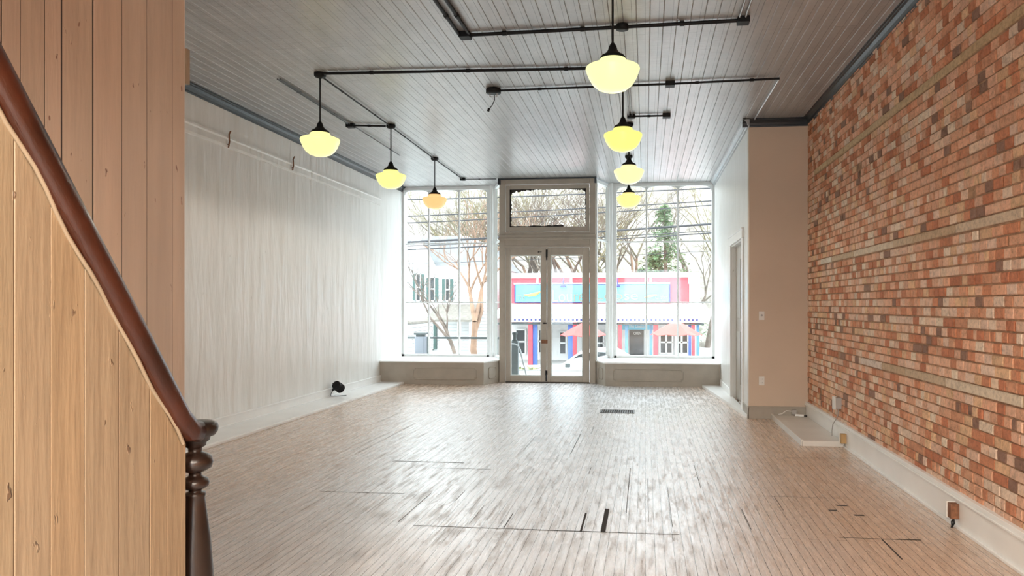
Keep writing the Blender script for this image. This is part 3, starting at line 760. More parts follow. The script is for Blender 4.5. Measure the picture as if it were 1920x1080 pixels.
conduit('short black ceiling conduit with a square end box right of the middle lamps', [[(-.18, 9.65), (.27, 9.66)]], [('s', .27, 9.66), ('r', -.18, 9.65)], r=.012)
conduit('thin grey pipes joining the middle row of lamps along the boards', [[(-.17, 8.0), (-.17, 9.58)], [(-.21, 8.0), (-.21, 9.58)], [(-.23, 10.2), (-.26, 12.22)]], [], mat('grey_pipe_mid', (.22, .22, .22), .35), .006, 'grey ceiling pipes')
root = empty('ceiling_socket_box', (-1.71, 8.32, CEIL), 'black round ceiling box with a bare bracket and loose wire hanging down', 'ceiling box'); L = root.location
k = MB(); box_(k, -1.71, 8.32, .085, .05); k.build('round_box', M['black'], root, off=L)
k = MB(); k.tube([(-1.75, 8.32, CEIL - .05), (-1.75, 8.32, CEIL - .09), (-1.67, 8.32, CEIL - .09), (-1.67, 8.32, CEIL - .05)], .006); k.build('bracket', M['grey'], root, off=L)
k = MB(); k.tube([(-1.70, 8.32, CEIL - .07), (-1.695, 8.31, CEIL - .13), (-1.72, 8.3, CEIL - .19), (-1.755, 8.3, CEIL - .235)], .005); k.tube([(-1.755, 8.3, CEIL - .225), (-1.768, 8.3, CEIL - .26)], .014); k.build('loose_wire', M['black'], root, off=L)

# ================================================================== SMALL THINGS
def plate(name, label, cat, x, z, screws=True, kind='outlet'):
    root = empty(name, (x, YC, z), label, cat)
    k = MB(); k.box(-.036, .036, -.007, 0, -.058, .058); k.build('cover_plate', M['platewhite'], root, .003)
    if kind == 'outlet':
        for s in (-.024, .024):
            k = MB(); k.box(-.017, .017, -.011, -.007, s - .015, s + .015); k.box(-.009, -.006, -.0115, -.011, s - .006, s + .006, 1); k.box(.006, .009, -.0115, -.011, s - .006, s + .006, 1)
            k.build('socket', [M['platewhite'], M['gap']], root, .001)
    else:
        k = MB(); k.lathe([(.0, 0), (.012, .0), (.012, .016), (.0, .016)], n=12); o = k.build('dial', M['grey'], root); o.rotation_euler = (R(90), 0, 0); o.location = (0, -.006, .005)
    return root
p1 = plate('wall_switch', 'small switch plate halfway up the tan column face', 'switch', X_(1428, YC), 1.36, kind='switch')
p2 = plate('wall_outlet', 'white outlet plate low on the tan column face', 'outlet', X_(1428, YC), .50)
root = empty('surface_box', (X_(1488, YC - .02), YC - .03, .12), 'small grey wiring box with a cable on the column baseboard', 'junction box'); L = root.location
xx = L.x; k = MB(); k.box(xx - .03, xx + .03, YC - .065, YC - .03, .07, .13); k.build('box_body', M['grey'], root, .003, off=L)
k = MB(); k.tube([(xx - .03, YC - .045, .11), (xx - .1, YC - .04, .115), (xx - .15, YC - .04, .075), (xx - .2, YC - .04, .065)], .006); k.build('cable', M['platewhite'], root, off=L)
k = MB(); k.tube([(1.93, 9.95, .075), (2.03, 9.9, .075)], .016, 10); k.tube([(2.03, 9.9, .075), (2.06, 9.88, .075)], .012, 10, 1)
tag(k.build('pipe_stub', [M['white'], M['gap']], None, off=(1.98, 9.92, .06)), 'short white pipe stub lying on the corner platform', 'pipe')

root = empty('brick_outlet', (XB, 8.45, .43), 'white outlet box mounted on the brick wall above the baseboard with a drooping cable', 'outlet'); L = root.location
k = MB(); k.box(2.055, XB, 8.40, 8.50, .37, .49); k.build('metal_box', M['grey'], root, .003, off=L)
k = MB(); k.box(2.05, 2.09, 8.50, 8.512, .365, .495); k.box(2.045, 2.055, 8.40, 8.515, .36, .50); k.build('cover_plate', M['platewhite'], root, .002, off=L)
k = MB(); k.tube([(2.09, 8.43, .37), (2.085, 8.43, .30), (2.07, 8.45, .25), (2.05, 8.5, .19), (2.045, 8.52, .12), (2.045, 8.52, .06)], .0055); k.build('cable', M['grey'], root, off=L)
for i, (yy, zz) in enumerate(((8.12, .10), (5.30, .115))):
    root = empty('baseboard_outlet', (2.09, yy, zz), ('tan outlet box on the baseboard beside the low platform', 'brown outlet box with two short cables on the near baseboard')[i], 'outlet', 'baseboard outlets'); L = root.location
    k = MB(); k.box(2.035, 2.09, yy - .03, yy + .03, zz - .05, zz + .05); k.build('outlet_body', M['beige'] if i == 0 else M['rust'], root, .004, off=L)
    k = MB(); k.box(2.03, 2.09, yy + .03, yy + .04, zz - .055, zz + .055); k.build('cover_plate', M['platewhite'], root, .002, off=L)
    if i:
        k = MB(); k.tube([(2.06, yy - .01, zz - .05), (2.06, yy - .02, zz - .08), (2.05, yy, .0)], .006); k.tube([(2.075, yy + .01, zz - .05), (2.06, yy + .02, zz - .08), (2.055, yy, .0)], .006); k.build('cable', M['black'], root, off=L)

root = empty('floor_register', (-.39, 10.52, 0), 'dark metal floor register grille set in the boards in front of the right bulkhead', 'floor vent')
k = MB(); k.box(-.24, .24, -.15, -.13, 0, .008); k.box(-.24, .24, .13, .15, 0, .008); k.box(-.24, -.22, -.13, .13, 0, .008); k.box(.22, .24, -.13, .13, 0, .008); k.build('frame', M['register'], root)
k = MB()
for i in range(14): k.box(-.21 + i * .031, -.198 + i * .031, -.13, .13, .001, .006)
for j in (-.045, .045): k.box(-.22, .22, j - .004, j + .004, .001, .0065)
k.build('grille', M['register'], root)
k = MB(); k.box(-.22, .22, -.13, .13, 0, .0015); k.build('dark_duct', M['gap'], root)

root = empty('clamp_spotlight', (-4.9, 11.55, .04), 'small black spotlight with clamp and cord at the foot of the left wall', 'spotlight')
k = MB(); k.lathe([(.0, 0), (.045, 0), (.062, .03), (.066, .12), (.07, .17), (.062, .172), (.055, .15), (.0, .15)], n=20)
for j in range(5): k.lathe([(.05, .02 + j * .02), (.075, .022 + j * .02), (.075, .027 + j * .02), (.05, .029 + j * .02)], n=20)
o = k.build('lamp_head', M['black'], root); o.rotation_euler = (R(55), R(25), R(-30)); o.location = (.03, .02, .10)
k = MB(); k.tube([(-.02, .02, .1), (-.06, .02, .14), (-.11, .02, .12), (-.128, .02, .10)], .012); k.box(-.13, -.09, -.02, .06, .08, .12); k.build('clamp', M['black'], root, .003)
k = MB(); k.tube([(-.1, .0, .13), (-.09, -.05, .2), (-.05, -.08, .22), (.0, -.05, .2), (.02, .0, .16)], .004); k.tube([(-.1, .02, .1), (-.11, -.06, .04), (-.09, -.12, .006), (0, -.1, .006), (.12, 0, .006)], .004); k.build('cord', M['black'], root)

# ================================================================== OUTSIDE
M['asphalt'] = mat('asphalt', (.46, .46, .45), .9, var=.1, vscale=1.2)
M['concrete'] = mat('concrete', (.62, .61, .58), .85, var=.08)
M['deck'] = mat('porch_grey', (.45, .46, .45), .7)
M['red'] = mat('shop_red', (.62, .055, .075), .6, var=.08)
M['redcanvas'] = mat('umbrella_red', (.60, .085, .075), .7, var=.08)
M['blue'] = mat('shop_blue', (.05, .13, .40), .5, var=.1)
M['sky'] = mat('sign_light_blue', (.10, .50, .68), .5, var=.15, vscale=2)
M['navy'] = mat('sign_navy_edge', (.02, .03, .16), .5)
M['ywhite'] = mat('trim_white_out', (.80, .80, .78), .6, var=.05)
M['dkglass'] = mat('dark_shop_glass', (.035, .04, .042), .35, var=.6, vscale=2, spec=.3)
M['green'] = mat('shutter_green', (.035, .085, .075), .5)
M['clap'] = mat('clapboard_white', (.66, .70, .70), .6, var=.04)
M['roofgrey'] = mat('roof_shingle', (.19, .175, .15), .9, var=.25, vscale=8)
M['bark'] = mat('bark_brown', (.13, .10, .08), .9, var=.35, vscale=4)
M['twig'] = mat('twig_tan', (.17, .14, .11), .9, var=.3)
M['twigy'] = mat('twig_yellow', (.22, .19, .11), .9, var=.3)
M['orange'] = mat('trunk_orange', (.24, .15, .10), .9, var=.35, vscale=3)
M['needle'] = mat('needles_green', (.10, .17, .075), .9, var=.4)
def mat_hill():
    m, nt, p, o = newmat('hill_scrub')
    v = coords(nt, (1, 1, .45)); n = node(nt, 'TexNoise', Scale=1.1, Detail=8, Roughness=.8, Distortion=.5); nt.links.new(v, n.inputs['Vector'])
    c = ramp(nt, n.outputs['Fac'], [(.32, (.07, .065, .055)), (.45, (.20, .18, .15)), (.55, (.30, .285, .25)), (.68, (.46, .46, .45))])  # palest stop stands in for bright sky seen through the branches
    nt.links.new(c, p.inputs['Base Color']); p.inputs['Roughness'].default_value = .95
    return m
M['hill'] = mat_hill()
M['steel'] = mat('galvanised', (.35, .37, .38), .4, metal=.6)
M['darkgreen'] = mat('post_dark', (.05, .065, .065), .5)
M['carwhite'] = mat('car_white', (.80, .82, .83), .2, var=.02)
M['tyre'] = mat('tyre_black', (.02, .02, .02), .8)
M['script'] = mat('sign_script_grey', (.17, .15, .11), .6)
M['ochre'] = mat('sign_ochre', (.36, .24, .08), .6)
M['wire'] = mat('cable_black', (.03, .03, .035), .6)
GZ = -1.2
k = MB(); k.box(-70, 70, 17.6, 60, GZ - .3, GZ); o = k.build('ground', M['asphalt']); o['kind'] = 'structure'; o['label'] = 'pale street surface'
k = MB(); k.box(-12, 10, YG + .12, 17.5, -1.2, -.06); k.box(-12, 10, 17.5, 17.62, -1.2, -.04); o = k.build('porch_floor', M['deck']); o['kind'] = 'structure'
k = MB(); k.box(-9, 14, 29.2, 40, GZ, GZ + .14); o = k.build('sidewalk', M['concrete']); o['kind'] = 'structure'
# hill behind the street
k = MB(); nx, ny = 60, 14; vs = []; rh = random.Random(2)
for j in range(ny + 1):
    for i in range(nx + 1):
        X = -80 + i * 160 / nx; t = j / ny; Y = 48 + t * 60
        vs.append((X, Y + rh.uniform(-1, 1), GZ - .3 + 24 * (t ** .8) * (1 + .12 * math.sin(X * .06 + 1)) + rh.uniform(-.35, .35) * (1 if j else 0)))
k.add(vs, [(j*(nx+1)+i, j*(nx+1)+i+1, (j+1)*(nx+1)+i+1, (j+1)*(nx+1)+i) for j in range(ny) for i in range(nx)], 0, True)
o = k.build('hillside', M['hill']); o['kind'] = 'structure'

# --- cafe across the street
YS = 34.0
def sx(px, Y=YS): return X_(px, Y)
def sz(py, Y=YS): return Z_(py, Y)
cf = empty('cafe_building', (sx(1130), YS, GZ), 'red and blue cafe building with white porch roof across the street', 'building'); L = cf.location
def part(name, m_, *boxes, bevel=0, parent=None, label=None):
    k = MB()
    for b_ in boxes: k.box(*b_)
    o = k.build(name, m_, parent or cf, bevel, off=L if parent is None else (0, 0, 0))
    if label: lbl(o, label)
    return o
xa, xb = sx(945), sx(1312)
part('wall', M['ywhite'], (xa, xb, YS + .6, YS + 8, GZ + .1, sz(600)))
part('upper_wall', M['red'], (xa, xb - .45, YS, YS + 8, sz(604), sz(521)), label='red upper wall')
part('parapet_trim', M['ywhite'], (xa - .1, xb, YS - .12, YS + .2, sz(521), sz(512)), (xb - .46, xb, YS - .1, YS + 8, sz(604), sz(512)),
     (sx(1006), sx(1010), YS - .06, YS, sz(535), sz(521)), (sx(1069), sx(1073), YS - .06, YS, sz(535), sz(521)), (sx(1209), sx(1214), YS - .06, YS, sz(531), sz(521)), (sx(1218), sx(1222), YS - .06, YS, sz(531), sz(521)),
     (sx(1290.5), sx(1294.5), YS - .06, YS, sz(533), sz(521)), (sx(1297), sx(1301), YS - .06, YS, sz(533), sz(521)), bevel=.02)
part('signboard_edge', M['navy'], (sx(965), sx(1257), YS - .1, YS - .02, sz(568), sz(533)), label='navy border of the sign')
part('signboard_trim', M['ywhite'], (sx(964), sx(1256), YS - .12, YS - .02, sz(533), sz(530.5)))
sgn = part('signboard', M['sky'], (sx(968), sx(1253.5), YS - .16, YS - .1, sz(566.5), sz(534.5)), label='light blue painted sign')
def text(s, px0, px1, py0, py1, Y, m_, parent, name='lettering', off=Vector((0, 0, 0))):
    cu = bpy.data.curves.new(name, 'FONT'); cu.body = s; cu.extrude = .012; cu.size = 1
    t = bpy.data.objects.new('tmp', cu); C.objects.link(t)
    bpy.context.view_layer.update(); d = t.dimensions.copy()
    me = bpy.data.meshes.new_from_object(t); bpy.data.objects.remove(t)
    ax0 = X_(px0, Y); ax1 = X_(px1, Y); z0 = Z_(py1, Y); z1 = Z_(py0, Y)
    xs = [v.co.x for v in me.vertices]; ysv = [v.co.y for v in me.vertices]
    mnx, mxx, mny, mxy = min(xs), max(xs), min(ysv), max(ysv)
    for v in me.vertices:
        X = ax0 + (v.co.x - mnx) / (mxx - mnx) * (ax1 - ax0); Z = z0 + (v.co.y - mny) / (mxy - mny) * (z1 - z0)
        v.co = Vector((X, Y - v.co.z, Z)) - off
    me.materials.clear(); me.materials.append(m_)
    o = bpy.data.objects.new(name, me); C.objects.link(o); o.parent = parent; return o
TY = YS - .175
text('The', 970, 984, 553, 563, TY, M['script'], sgn, off=L)
text('Loure', 1036, 1096, 544, 566, TY, M['script'], sgn, off=L)
text('Loose', 1118, 1196, 546, 562, TY, M['script'], sgn, off=L)
text('Cafe', 1228, 1250, 553, 561, TY, M['script'], sgn, off=L)
k = MB(); k.tube([at_y(982, 553, TY - .03), at_y(992, 554, TY - .03), at_y(1003, 552, TY - .03), at_y(1014, 547, TY - .03)], [.03, .07, .09, .03], 8); k.build('painted_swoosh', M['ochre'], sgn, off=L); k = MB(); k.tube([at_y(1208, 558, TY - .03), at_y(1220, 555, TY - .03), at_y(1232, 553, TY - .03)], [.03, .06, .03], 8); k.build('painted_swoosh', M['ochre'], sgn, off=L)
for px_ in (1056, 1158): 
    k = MB(); p = at_y(px_, 539, TY - .1); k.lathe([(.0, 0), (.16, .02), (.1, .1), (.03, .16), (.03, .3), (0, .3)], p, 14)
    k.tube([p + Vector((0, 0, .28)), p + Vector((0, .1, .42))], .02)
    k.build('sign_lamp', M['navy'], cf, off=L)
# sloping porch roof and dentil valance
YP = YS - 2.6
def pz(py): return Z_(py, YP)
k = MB(); k.prism([(YP, pz(590)), (YS, sz(569)), (YS, sz(574)), (YP, pz(597))], 'x', sx(945), xb + .1)
k.build('porch_roof', M['ywhite'], cf, off=L)
k = MB(); k.box(X_(946, YP), X_(1329, YP), YP - .04, YP + .02, pz(604), pz(590)); k.build('valance', M['ywhite'], cf, off=L)
k = MB()
for i in range(46):
    px_ = 958 + i * 7.75
    if px_ < 1328: k.box(X_(px_ - 1.9, YP), X_(px_ + 1.9, YP), YP - .06, YP - .04, pz(601.5), pz(597.5))
o = k.build('valance_dots', M['navy'], cf, off=L); o['kind'] = 'stuff'
k = MB(); k.box(X_(946, YP), X_(1329, YP), YP - .05, YP - .04, pz(592), pz(591)); k.build('gutter_line', M['steel'], cf, off=L)
part('soffit', M['darkgreen'], (xa, xb, YP + .1, YS + .6, sz(606), sz(603.5)))
def post(px0, px1, m_, Y=YP + .15): k = MB(); k.box(X_(px0, Y), X_(px1, Y), Y, Y + .18, GZ + .14, Z_(604, Y)); return k.build('porch_post', m_, cf, off=L)
for a, b_, mm in ((990, 998, 'red'), (1159, 1166, 'red'), (1225, 1234, 'red'), (1297, 1303, 'red'), (1074, 1081, 'red')): lbl(post(a, b_, M[mm]), 'red porch post')
for a, b_, mm in ((999, 1007, 'blue'), (1065, 1074, 'blue'), (1291, 1296, 'blue')): lbl(post(a, b_, M[mm], YP + .3), 'blue porch post')
for a, b_ in ((1306, 1311), (1172, 1177), (1218, 1223)): lbl(post(a, b_, mat('post_sky', (.10, .30, .50), .5), YP + .5), 'light blue porch post')
YW = YS + .58
def shopwin(px0, px1, py0, py1, cols, rows):
    k = MB(); k.box(X_(px0, YW), X_(px1, YW), YW - .06, YW, Z_(py1, YW), Z_(py0, YW)); f = k.build('shop_window', M['dkglass'], cf, off=L)
    k = MB(); x0, x1, z0, z1 = X_(px0, YW), X_(px1, YW), Z_(py1, YW), Z_(py0, YW)
    for i in range(cols + 1): c = lerp(x0, x1, i / cols); k.box(c - .04, c + .04, YW - .1, YW - .06, z0, z1)
    for i in range(rows + 1): c = lerp(z0, z1, i / rows); k.box(x0, x1, YW - .1, YW - .06, c - .035, c + .035)
    k.build('window_bars', M['ywhite'], f, off=L)
shopwin(1237, 1261, 620, 661, 2, 2); shopwin(1266, 1290, 620, 661, 2, 2); shopwin(1049, 1062, 622, 664, 1, 2); shopwin(967, 986, 618, 664, 1, 2); shopwin(1118, 1132, 622, 664, 1, 2); shopwin(1142, 1156, 622, 664, 1, 2); shopwin(1010, 1030, 618, 662, 2, 2)
dd = part('entrance_door', M['dkglass'], (X_(1180, YW), X_(1207, YW), YW - .1, YW, GZ + .14, Z_(618, YW)))
part('entrance_sign', M['sky'], (X_(1167, YW), X_(1226, YW), YW - .4, YW - .3, Z_(617, YW), Z_(606, YW)), label='light blue name board above the entrance')
text('The Loose', 1178, 1208, 608, 614, YW - .42, M['ywhite'], cf, 'entrance_lettering', off=L)
text('OPEN', 1188, 1202, 622, 627, YW - .13, M['ywhite'], dd, 'open_sign', off=L)

# --- umbrellas
def umbrella(px, py_top, py_rim, half, Y, label):
    c = at_y(px, py_top, Y); root = empty('patio_umbrella', (c.x, Y, GZ + .14), label, 'umbrella', 'red patio umbrellas')
    ht = c.z - (GZ + .14); hr = Z_(py_rim, Y) - (GZ + .14); rad = X_(px + half, Y) - c.x
    k = MB(); n = 8; vs = [(0, 0, ht)]; 
    ring = lambda r, z, dz: [(r * math.cos(2*math.pi*i/16), r * math.sin(2*math.pi*i/16), z + (dz if i % 2 else 0)) for i in range(16)]
    vs += ring(rad * .5, (ht + hr) / 2 + .02, .02) + ring(rad, hr, .05)
    fs = [(0, 1 + i, 1 + (i + 1) % 16) for i in range(16)] + [(1 + i, 17 + i, 17 + (i + 1) % 16, 1 + (i + 1) % 16) for i in range(16)]
    k.add(vs, fs, 0); o = k.build('canopy', M['redcanvas'], root); sd = o.modifiers.new('solid', 'SOLIDIFY'); sd.thickness = .02
    k = MB(); k.tube([(0, 0, .1), (0, 0, ht + .06)], .03, 10); k.build('pole', M['ywhite'], root)
    k = MB(); k.lathe([(0, 0), (.28, 0), (.28, .06), (.06, .1), (0, .1)], n=20); k.build('base', M['steel'], root)
umbrella(1268, 600, 627, 49, 29.8, 'red patio umbrella in front of the right side of the cafe')
umbrella(1094, 604, 629, 44, 29.8, 'red patio umbrella seen through the doors, left of the other one')

# --- parked white car
YCAR = 22.0
cx0, cx1 = X_(985, YCAR), X_(1232, YCAR)
root = empty('parked_car', ((cx0 + cx1) / 2, YCAR, GZ), 'white car parked on the street in front of the cafe', 'car')
Lc = cx1 - cx0; h = Lc / 2
prof = [(-h, .35), (-h + .03, .62), (-h + .35, .74), (-h + .95, .84), (-h + 1.55, 1.26), (-h + 2.0, 1.38), (h - 1.2, 1.36), (h - .45, .95), (h - .05, .85), (h, .4), (h - .15, .25), (-h + .15, .22)]
k = MB(); wd = 1.7; nn = len(prof); vs = []
for yy, sc in ((0, .96), (.12, 1.0), (wd - .12, 1.0), (wd, .96)):
    for (a, z_) in prof:
        inset = (.16 if z_ > .9 else 0) * (1 if yy == 0 else (-1 if yy == wd else (1 if yy < 1 else -1)))
        vs.append((a * sc, yy + inset, .3 + (z_ - .3) * (1 if sc == 1 else .985)))
fs = [tuple(range(nn)), tuple(range(3*nn, 4*nn))[::-1]]
for j in range(3):
    for i in range(nn): fs.append((j*nn+i, (j+1)*nn+i, (j+1)*nn+(i+1)%nn, j*nn+(i+1)%nn))
k.add(vs, fs); k.build('body', M['carwhite'], root, .04)
k = MB()
k.prism([(-h + 1.08, .90), (-h + 1.62, 1.24), (-h + 2.05, 1.31), (-h + 2.05, .90)], 'y', .10, .15); k.prism([(-h + 2.12, .90), (-h + 2.12, 1.31), (h - 1.3, 1.29), (h - .75, .92)], 'y', .10, .15)
k.build('side_glass', M['dkglass'], root)
k = MB(); k.box(-h - .02, -h + .25, -.01, .3, .6, .72); lbl(k.build('headlight', M['steel'], root, .02), 'grey headlight')
for a in (-h + .75, h - .8):
    for yy in (.02, wd - .22):
        k = MB(); k.lathe([(0, 0), (.2, 0), (.32, .02), (.32, .2), (.2, .22), (0, .22)], n=24)
        o = k.build('wheel', M['tyre'], root); o.rotation_euler = (R(-90), 0, 0); o.location = (a, yy, .32)
        k = MB(); k.lathe([(0, -.01), (.19, -.01), (.19, .01), (0, .01)], n=16); o2 = k.build('hubcap', M['steel'], o)
k = MB(); k.box(-h + 1.2, -h + 1.35, -.12, .02, .86, .98); k.build('side_mirror', M['darkgreen'], root, .02)

# --- white house on the left
YH = 36.0
hs = empty('white_house', (X_(830, YH), YH, GZ), 'white clapboard house with dark green shutters seen through the left window', 'house'); L = hs.location
hx0, hx1, hxm = X_(742, YH), X_(925, YH), X_(800, YH)
def hz(py): return Z_(py, YH)
k = MB()
zz = GZ
while zz < hz(500):
    k.box(hx0 - 3, hx1, YH - .0, YH + 8, zz, zz + .155); k.add([(hx0 - 3, YH, zz + .155), (hx1, YH, zz + .155), (hx1, YH - .03, zz), (hx0 - 3, YH - .03, zz)], [(0, 3, 2, 1)]); zz += .16
k.build('wall', M['clap'], hs, off=L)
gz = hz(500)
k = MB(); k.prism([(hx0 - 3.4, gz), (hx1 + .1, gz), (hx1 - 1.5, gz + 1.6), (hx0 - 2, gz + 1.6)], 'y', YH + .6, YH + 8); k.build('roof', mat('house_roof_grey', (.24, .25, .26), .9, var=.15), hs, off=L)
k = MB(); k.prism([(X_(752, YH), gz + .02), (X_(812, YH), gz + .02), (X_(782, YH), hz(440))], 'y', YH - .1, YH + 5); k.build('gable', M['clap'], hs, off=L)
k = MB(); k.tube([(X_(750, YH), YH - .2, gz), (X_(782, YH), YH - .2, hz(438)), (X_(814, YH), YH - .2, gz)], .09, 6); k.build('bargeboard', M['ywhite'], hs, off=L)
k = MB(); k.box(X_(853, YH), X_(874, YH), YH + 2, YH + 2.7, gz, hz(462)); lbl(k.build('chimney', mat('chimney_brick', (.52, .24, .19), .9, var=.25, vscale=5), hs, off=L), 'pinkish brick chimney')
def hwin(px0, px1, py0, py1):
    k = MB(); a, b_, z0, z1 = X_(px0, YH), X_(px1, YH), hz(py1), hz(py0); wq = (b_ - a)
    k.box(a, b_, YH - .08, YH - .03, z0, z1); f = k.build('window', M['dkglass'], hs, off=L)
    k = MB(); k.box(a - .04, a, YH - .12, YH - .08, z0 - .05, z1 + .05); k.box(b_, b_ + .04, YH - .12, YH - .08, z0 - .05, z1 + .05); k.box(a - .04, b_ + .04, YH - .12, YH - .08, z0 - .05, z0); k.box(a - .04, b_ + .04, YH - .12, YH - .08, z1, z1 + .05); k.box(a, b_, YH - .11, YH - .08, (z0 + z1) / 2 - .03, (z0 + z1) / 2 + .03); k.build('window_frame', M['ywhite'], f, off=L)
    for s0, s1 in ((a - .18 - wq * .1, a - .02), (b_ + .02, b_ + .18 + wq * .1)):
        k = MB(); k.box(s0, s1, YH - .11, YH - .04, z0, z1); k.build('shutter', M['green'], hs, off=L)
hwin(782, 788.5, 513, 563); hwin(808, 815, 520, 563); hwin(837, 843, 522, 563); hwin(781, 792, 609, 624); hwin(790, 797, 608, 656) if False else hwin(803, 812, 608, 656)
k = MB(); k.prism([(YH - 2.4, Z_(600, YH - 2.4)), (YH, hz(570)), (YH, hz(578)), (YH - 2.4, Z_(604, YH - 2.4))], 'x', X_(822, YH), X_(905, YH)); k.build('porch_roof', M['roofgrey'], hs, off=L)
for px_ in (826, 858, 880):
    k = MB(); k.box(X_(px_, YH - 2.2), X_(px_, YH - 2.2) + .15, YH - 2.25, YH - 2.1, GZ, Z_(603, YH - 2.2)); k.build('porch_post', M['ywhite'], hs, off=L)
# shed
YSH = 30.0
sh = empty('garden_shed', (X_(757, YSH), YSH, GZ), 'small white shed with grey roof at the far left of the left window', 'shed'); L = sh.location
k = MB(); zz = GZ
while zz < Z_(610, YSH): k.box(X_(735, YSH), X_(771, YSH), YSH, YSH + 3, zz, zz + .14); k.box(X_(735, YSH) , X_(771, YSH) + .02, YSH - .02, YSH + 3, zz, zz + .02); zz += .16
k.build('wall', M['clap'], sh, off=L)
k = MB(); k.prism([(X_(730, YSH), Z_(602, YSH)), (X_(776, YSH), Z_(608, YSH)), (X_(776, YSH), Z_(604, YSH)), (X_(758, YSH), Z_(598, YSH)), (X_(730, YSH), Z_(596, YSH))], 'y', YSH - .3, YSH + 3.2); k.build('roof', M['roofgrey'], sh, off=L)
k = MB(); k.box(X_(749, YSH), X_(755, YSH), YSH - .05, YSH, Z_(635, YSH), Z_(613, YSH)); k.build('window', M['dkglass'], sh, off=L)

# --- porch railing, post and handrail, bin
YR = 17.2
rl = empty('porch_railing', (X_(830, YR), YR, -.06), 'dark porch railing of horizontal bars outside the left window', 'railing'); L = rl.location
x0, x1 = X_(600, YR), X_(936, YR)
k = MB(); zt = Z_(634.5, YR); k.box(x0, x1, YR - .03, YR + .03, zt - .025, zt + .025); k.build('top_rail', M['darkgreen'], rl, .004, off=L)
k = MB(); zt = Z_(669.5, YR); k.box(x0, x1, YR - .02, YR + .02, zt - .02, zt + .02); k.build('bottom_rail', M['darkgreen'], rl, .004, off=L)
for px_ in (600, 700, 802, 932):
    k = MB(); k.box(X_(px_, YR) - .02, X_(px_, YR) + .02, YR - .025, YR + .025, -.06, Z_(634.5, YR)); k.build('railing_post', M['darkgreen'], rl, off=L)
YT = 16.6
tb = empty('litter_bin', (X_(789, YT), YT, -.06), 'dark grey litter bin with wide lid standing on the porch outside the left window', 'bin')
k = MB(); wq = (X_(798, YT) - X_(780, YT)) / 2; hh = Z_(632, YT) + .06; k.box(-wq, wq, -wq, wq, 0, hh); k.build('bin_body', mat('bin_grey', (.16, .18, .21), .5), tb, .02)
k = MB(); k.box(-wq * 1.15, wq * 1.2, -wq * 1.2, wq * 1.2, hh + .04, hh + .09); k.box(-wq * .8, wq * .8, -wq * .8, wq * .8, hh, hh + .04); k.build('bin_lid', M['darkgreen'], tb, .01)
YB = 16.0
pb = empty('porch_post', (X_(965, YB), YB, -.06), 'squat dark post with a knob cap just outside the left glass door', 'post')
wq = .085; hh = Z_(640, YB) + .06
k = MB(); k.box(-wq, wq, -wq, wq, 0, hh); k.box(-wq * 1.1, wq * 1.1, -wq * 1.1, wq * 1.1, 0, .06); k.build('shaft', mat('post_slate', (.10, .125, .13), .5), pb, .01)
k = MB(); k.lathe([(0, 0), (.07, 0), (.055, .03), (.04, .06), (.04, .12), (.06, .15), (.06, .19), (0, .2)], (0, 0, hh), 16); k.build('knob_cap', M['darkgreen'], pb)
k = MB(); YQ = 15.9; k.tube([at_y(956, 645, YQ), at_y(965, 645, YQ), at_y(971, 648, YQ), at_y(975, 655, YQ), at_y(981, 680, YQ), at_y(987, 704, YQ) ], .018, 10)
p = at_y(987, 704, YQ); 
tag(k.build('step_handrail', M['steel'], None, off=(p.x, p.y, p.z)), 'curved grey metal handrail beside the dark post outside the left glass door', 'handrail')
# low planting bed on the far kerb
k = MB(); rp = random.Random(8)
for i in range(260):
    c = Vector((rp.uniform(X_(970, 28), X_(1030, 28)), rp.uniform(27.6, 28.4), GZ + rp.uniform(.02, .25))); s_ = rp.uniform(.05, .14)
    a = rp.uniform(0, 6.28); k.add([c, c + Vector((math.cos(a) * s_, math.sin(a) * s_, s_ * .6)), c + Vector((-math.sin(a) * s_, math.cos(a) * s_, s_))], [(0, 1, 2)])
o = k.build('planting_bed', mat('low_plants', (.22, .24, .12), .9, var=.3)); tag(o, 'low straggly plants along the far kerb', 'plants', kind='stuff')

# --- trees
def bare_tree_mesh(seed, height, spread, levels=5, r0=.16, k=None, lean=(0, 0)):
    r = random.Random(seed); tr_ = MB(); tw = MB()
    def grow(p, d, l, rad, lev):
        q = p + d * l * .5 + Vector((r.uniform(-1, 1), r.uniform(-1, 1), r.uniform(-.4, .8))) * l * .07; e = q + (d + Vector((r.uniform(-.2, .2), r.uniform(-.2, .2), r.uniform(-.05, .2)))).normalized() * l * .5
        (tr_ if lev <= 1 else tw).tube([p, q, e], [rad, rad * .8, rad * .62], 6 if lev < 2 else 3, caps=False)
        if lev >= levels: return
        nb = 2 if lev == 0 else r.choice([2, 3, 3])
        if lev == 0: nb = 3
        for i in range(nb):
            a = r.uniform(0, 2 * math.pi); s_ = r.uniform(.35, .95) * spread
            dd = (d + Vector((math.cos(a), math.sin(a), r.uniform(-.15, .35))) * s_).normalized()
            base = e if i < 2 else lerp(q, e, r.uniform(.2, .8))
            grow(base, dd, l * r.uniform(.62, .84), rad * .58, lev + 1)
    grow(Vector((0, 0, 0)), Vector((lean[0], lean[1], 1)).normalized(), height * .3, r0, 0)
    return tr_, tw
protos = []
for i, (sd, hgt, spr, tm, wm) in enumerate(((21, 8, .9, 'bark', 'twig'), (22, 9, .8, 'bark', 'twigy'), (23, 8.5, 1.0, 'orange', 'twig'))):
    a, b_ = bare_tree_mesh(sd, hgt, spr, 6)
    protos.append((a, b_, tm, wm))
first = {}
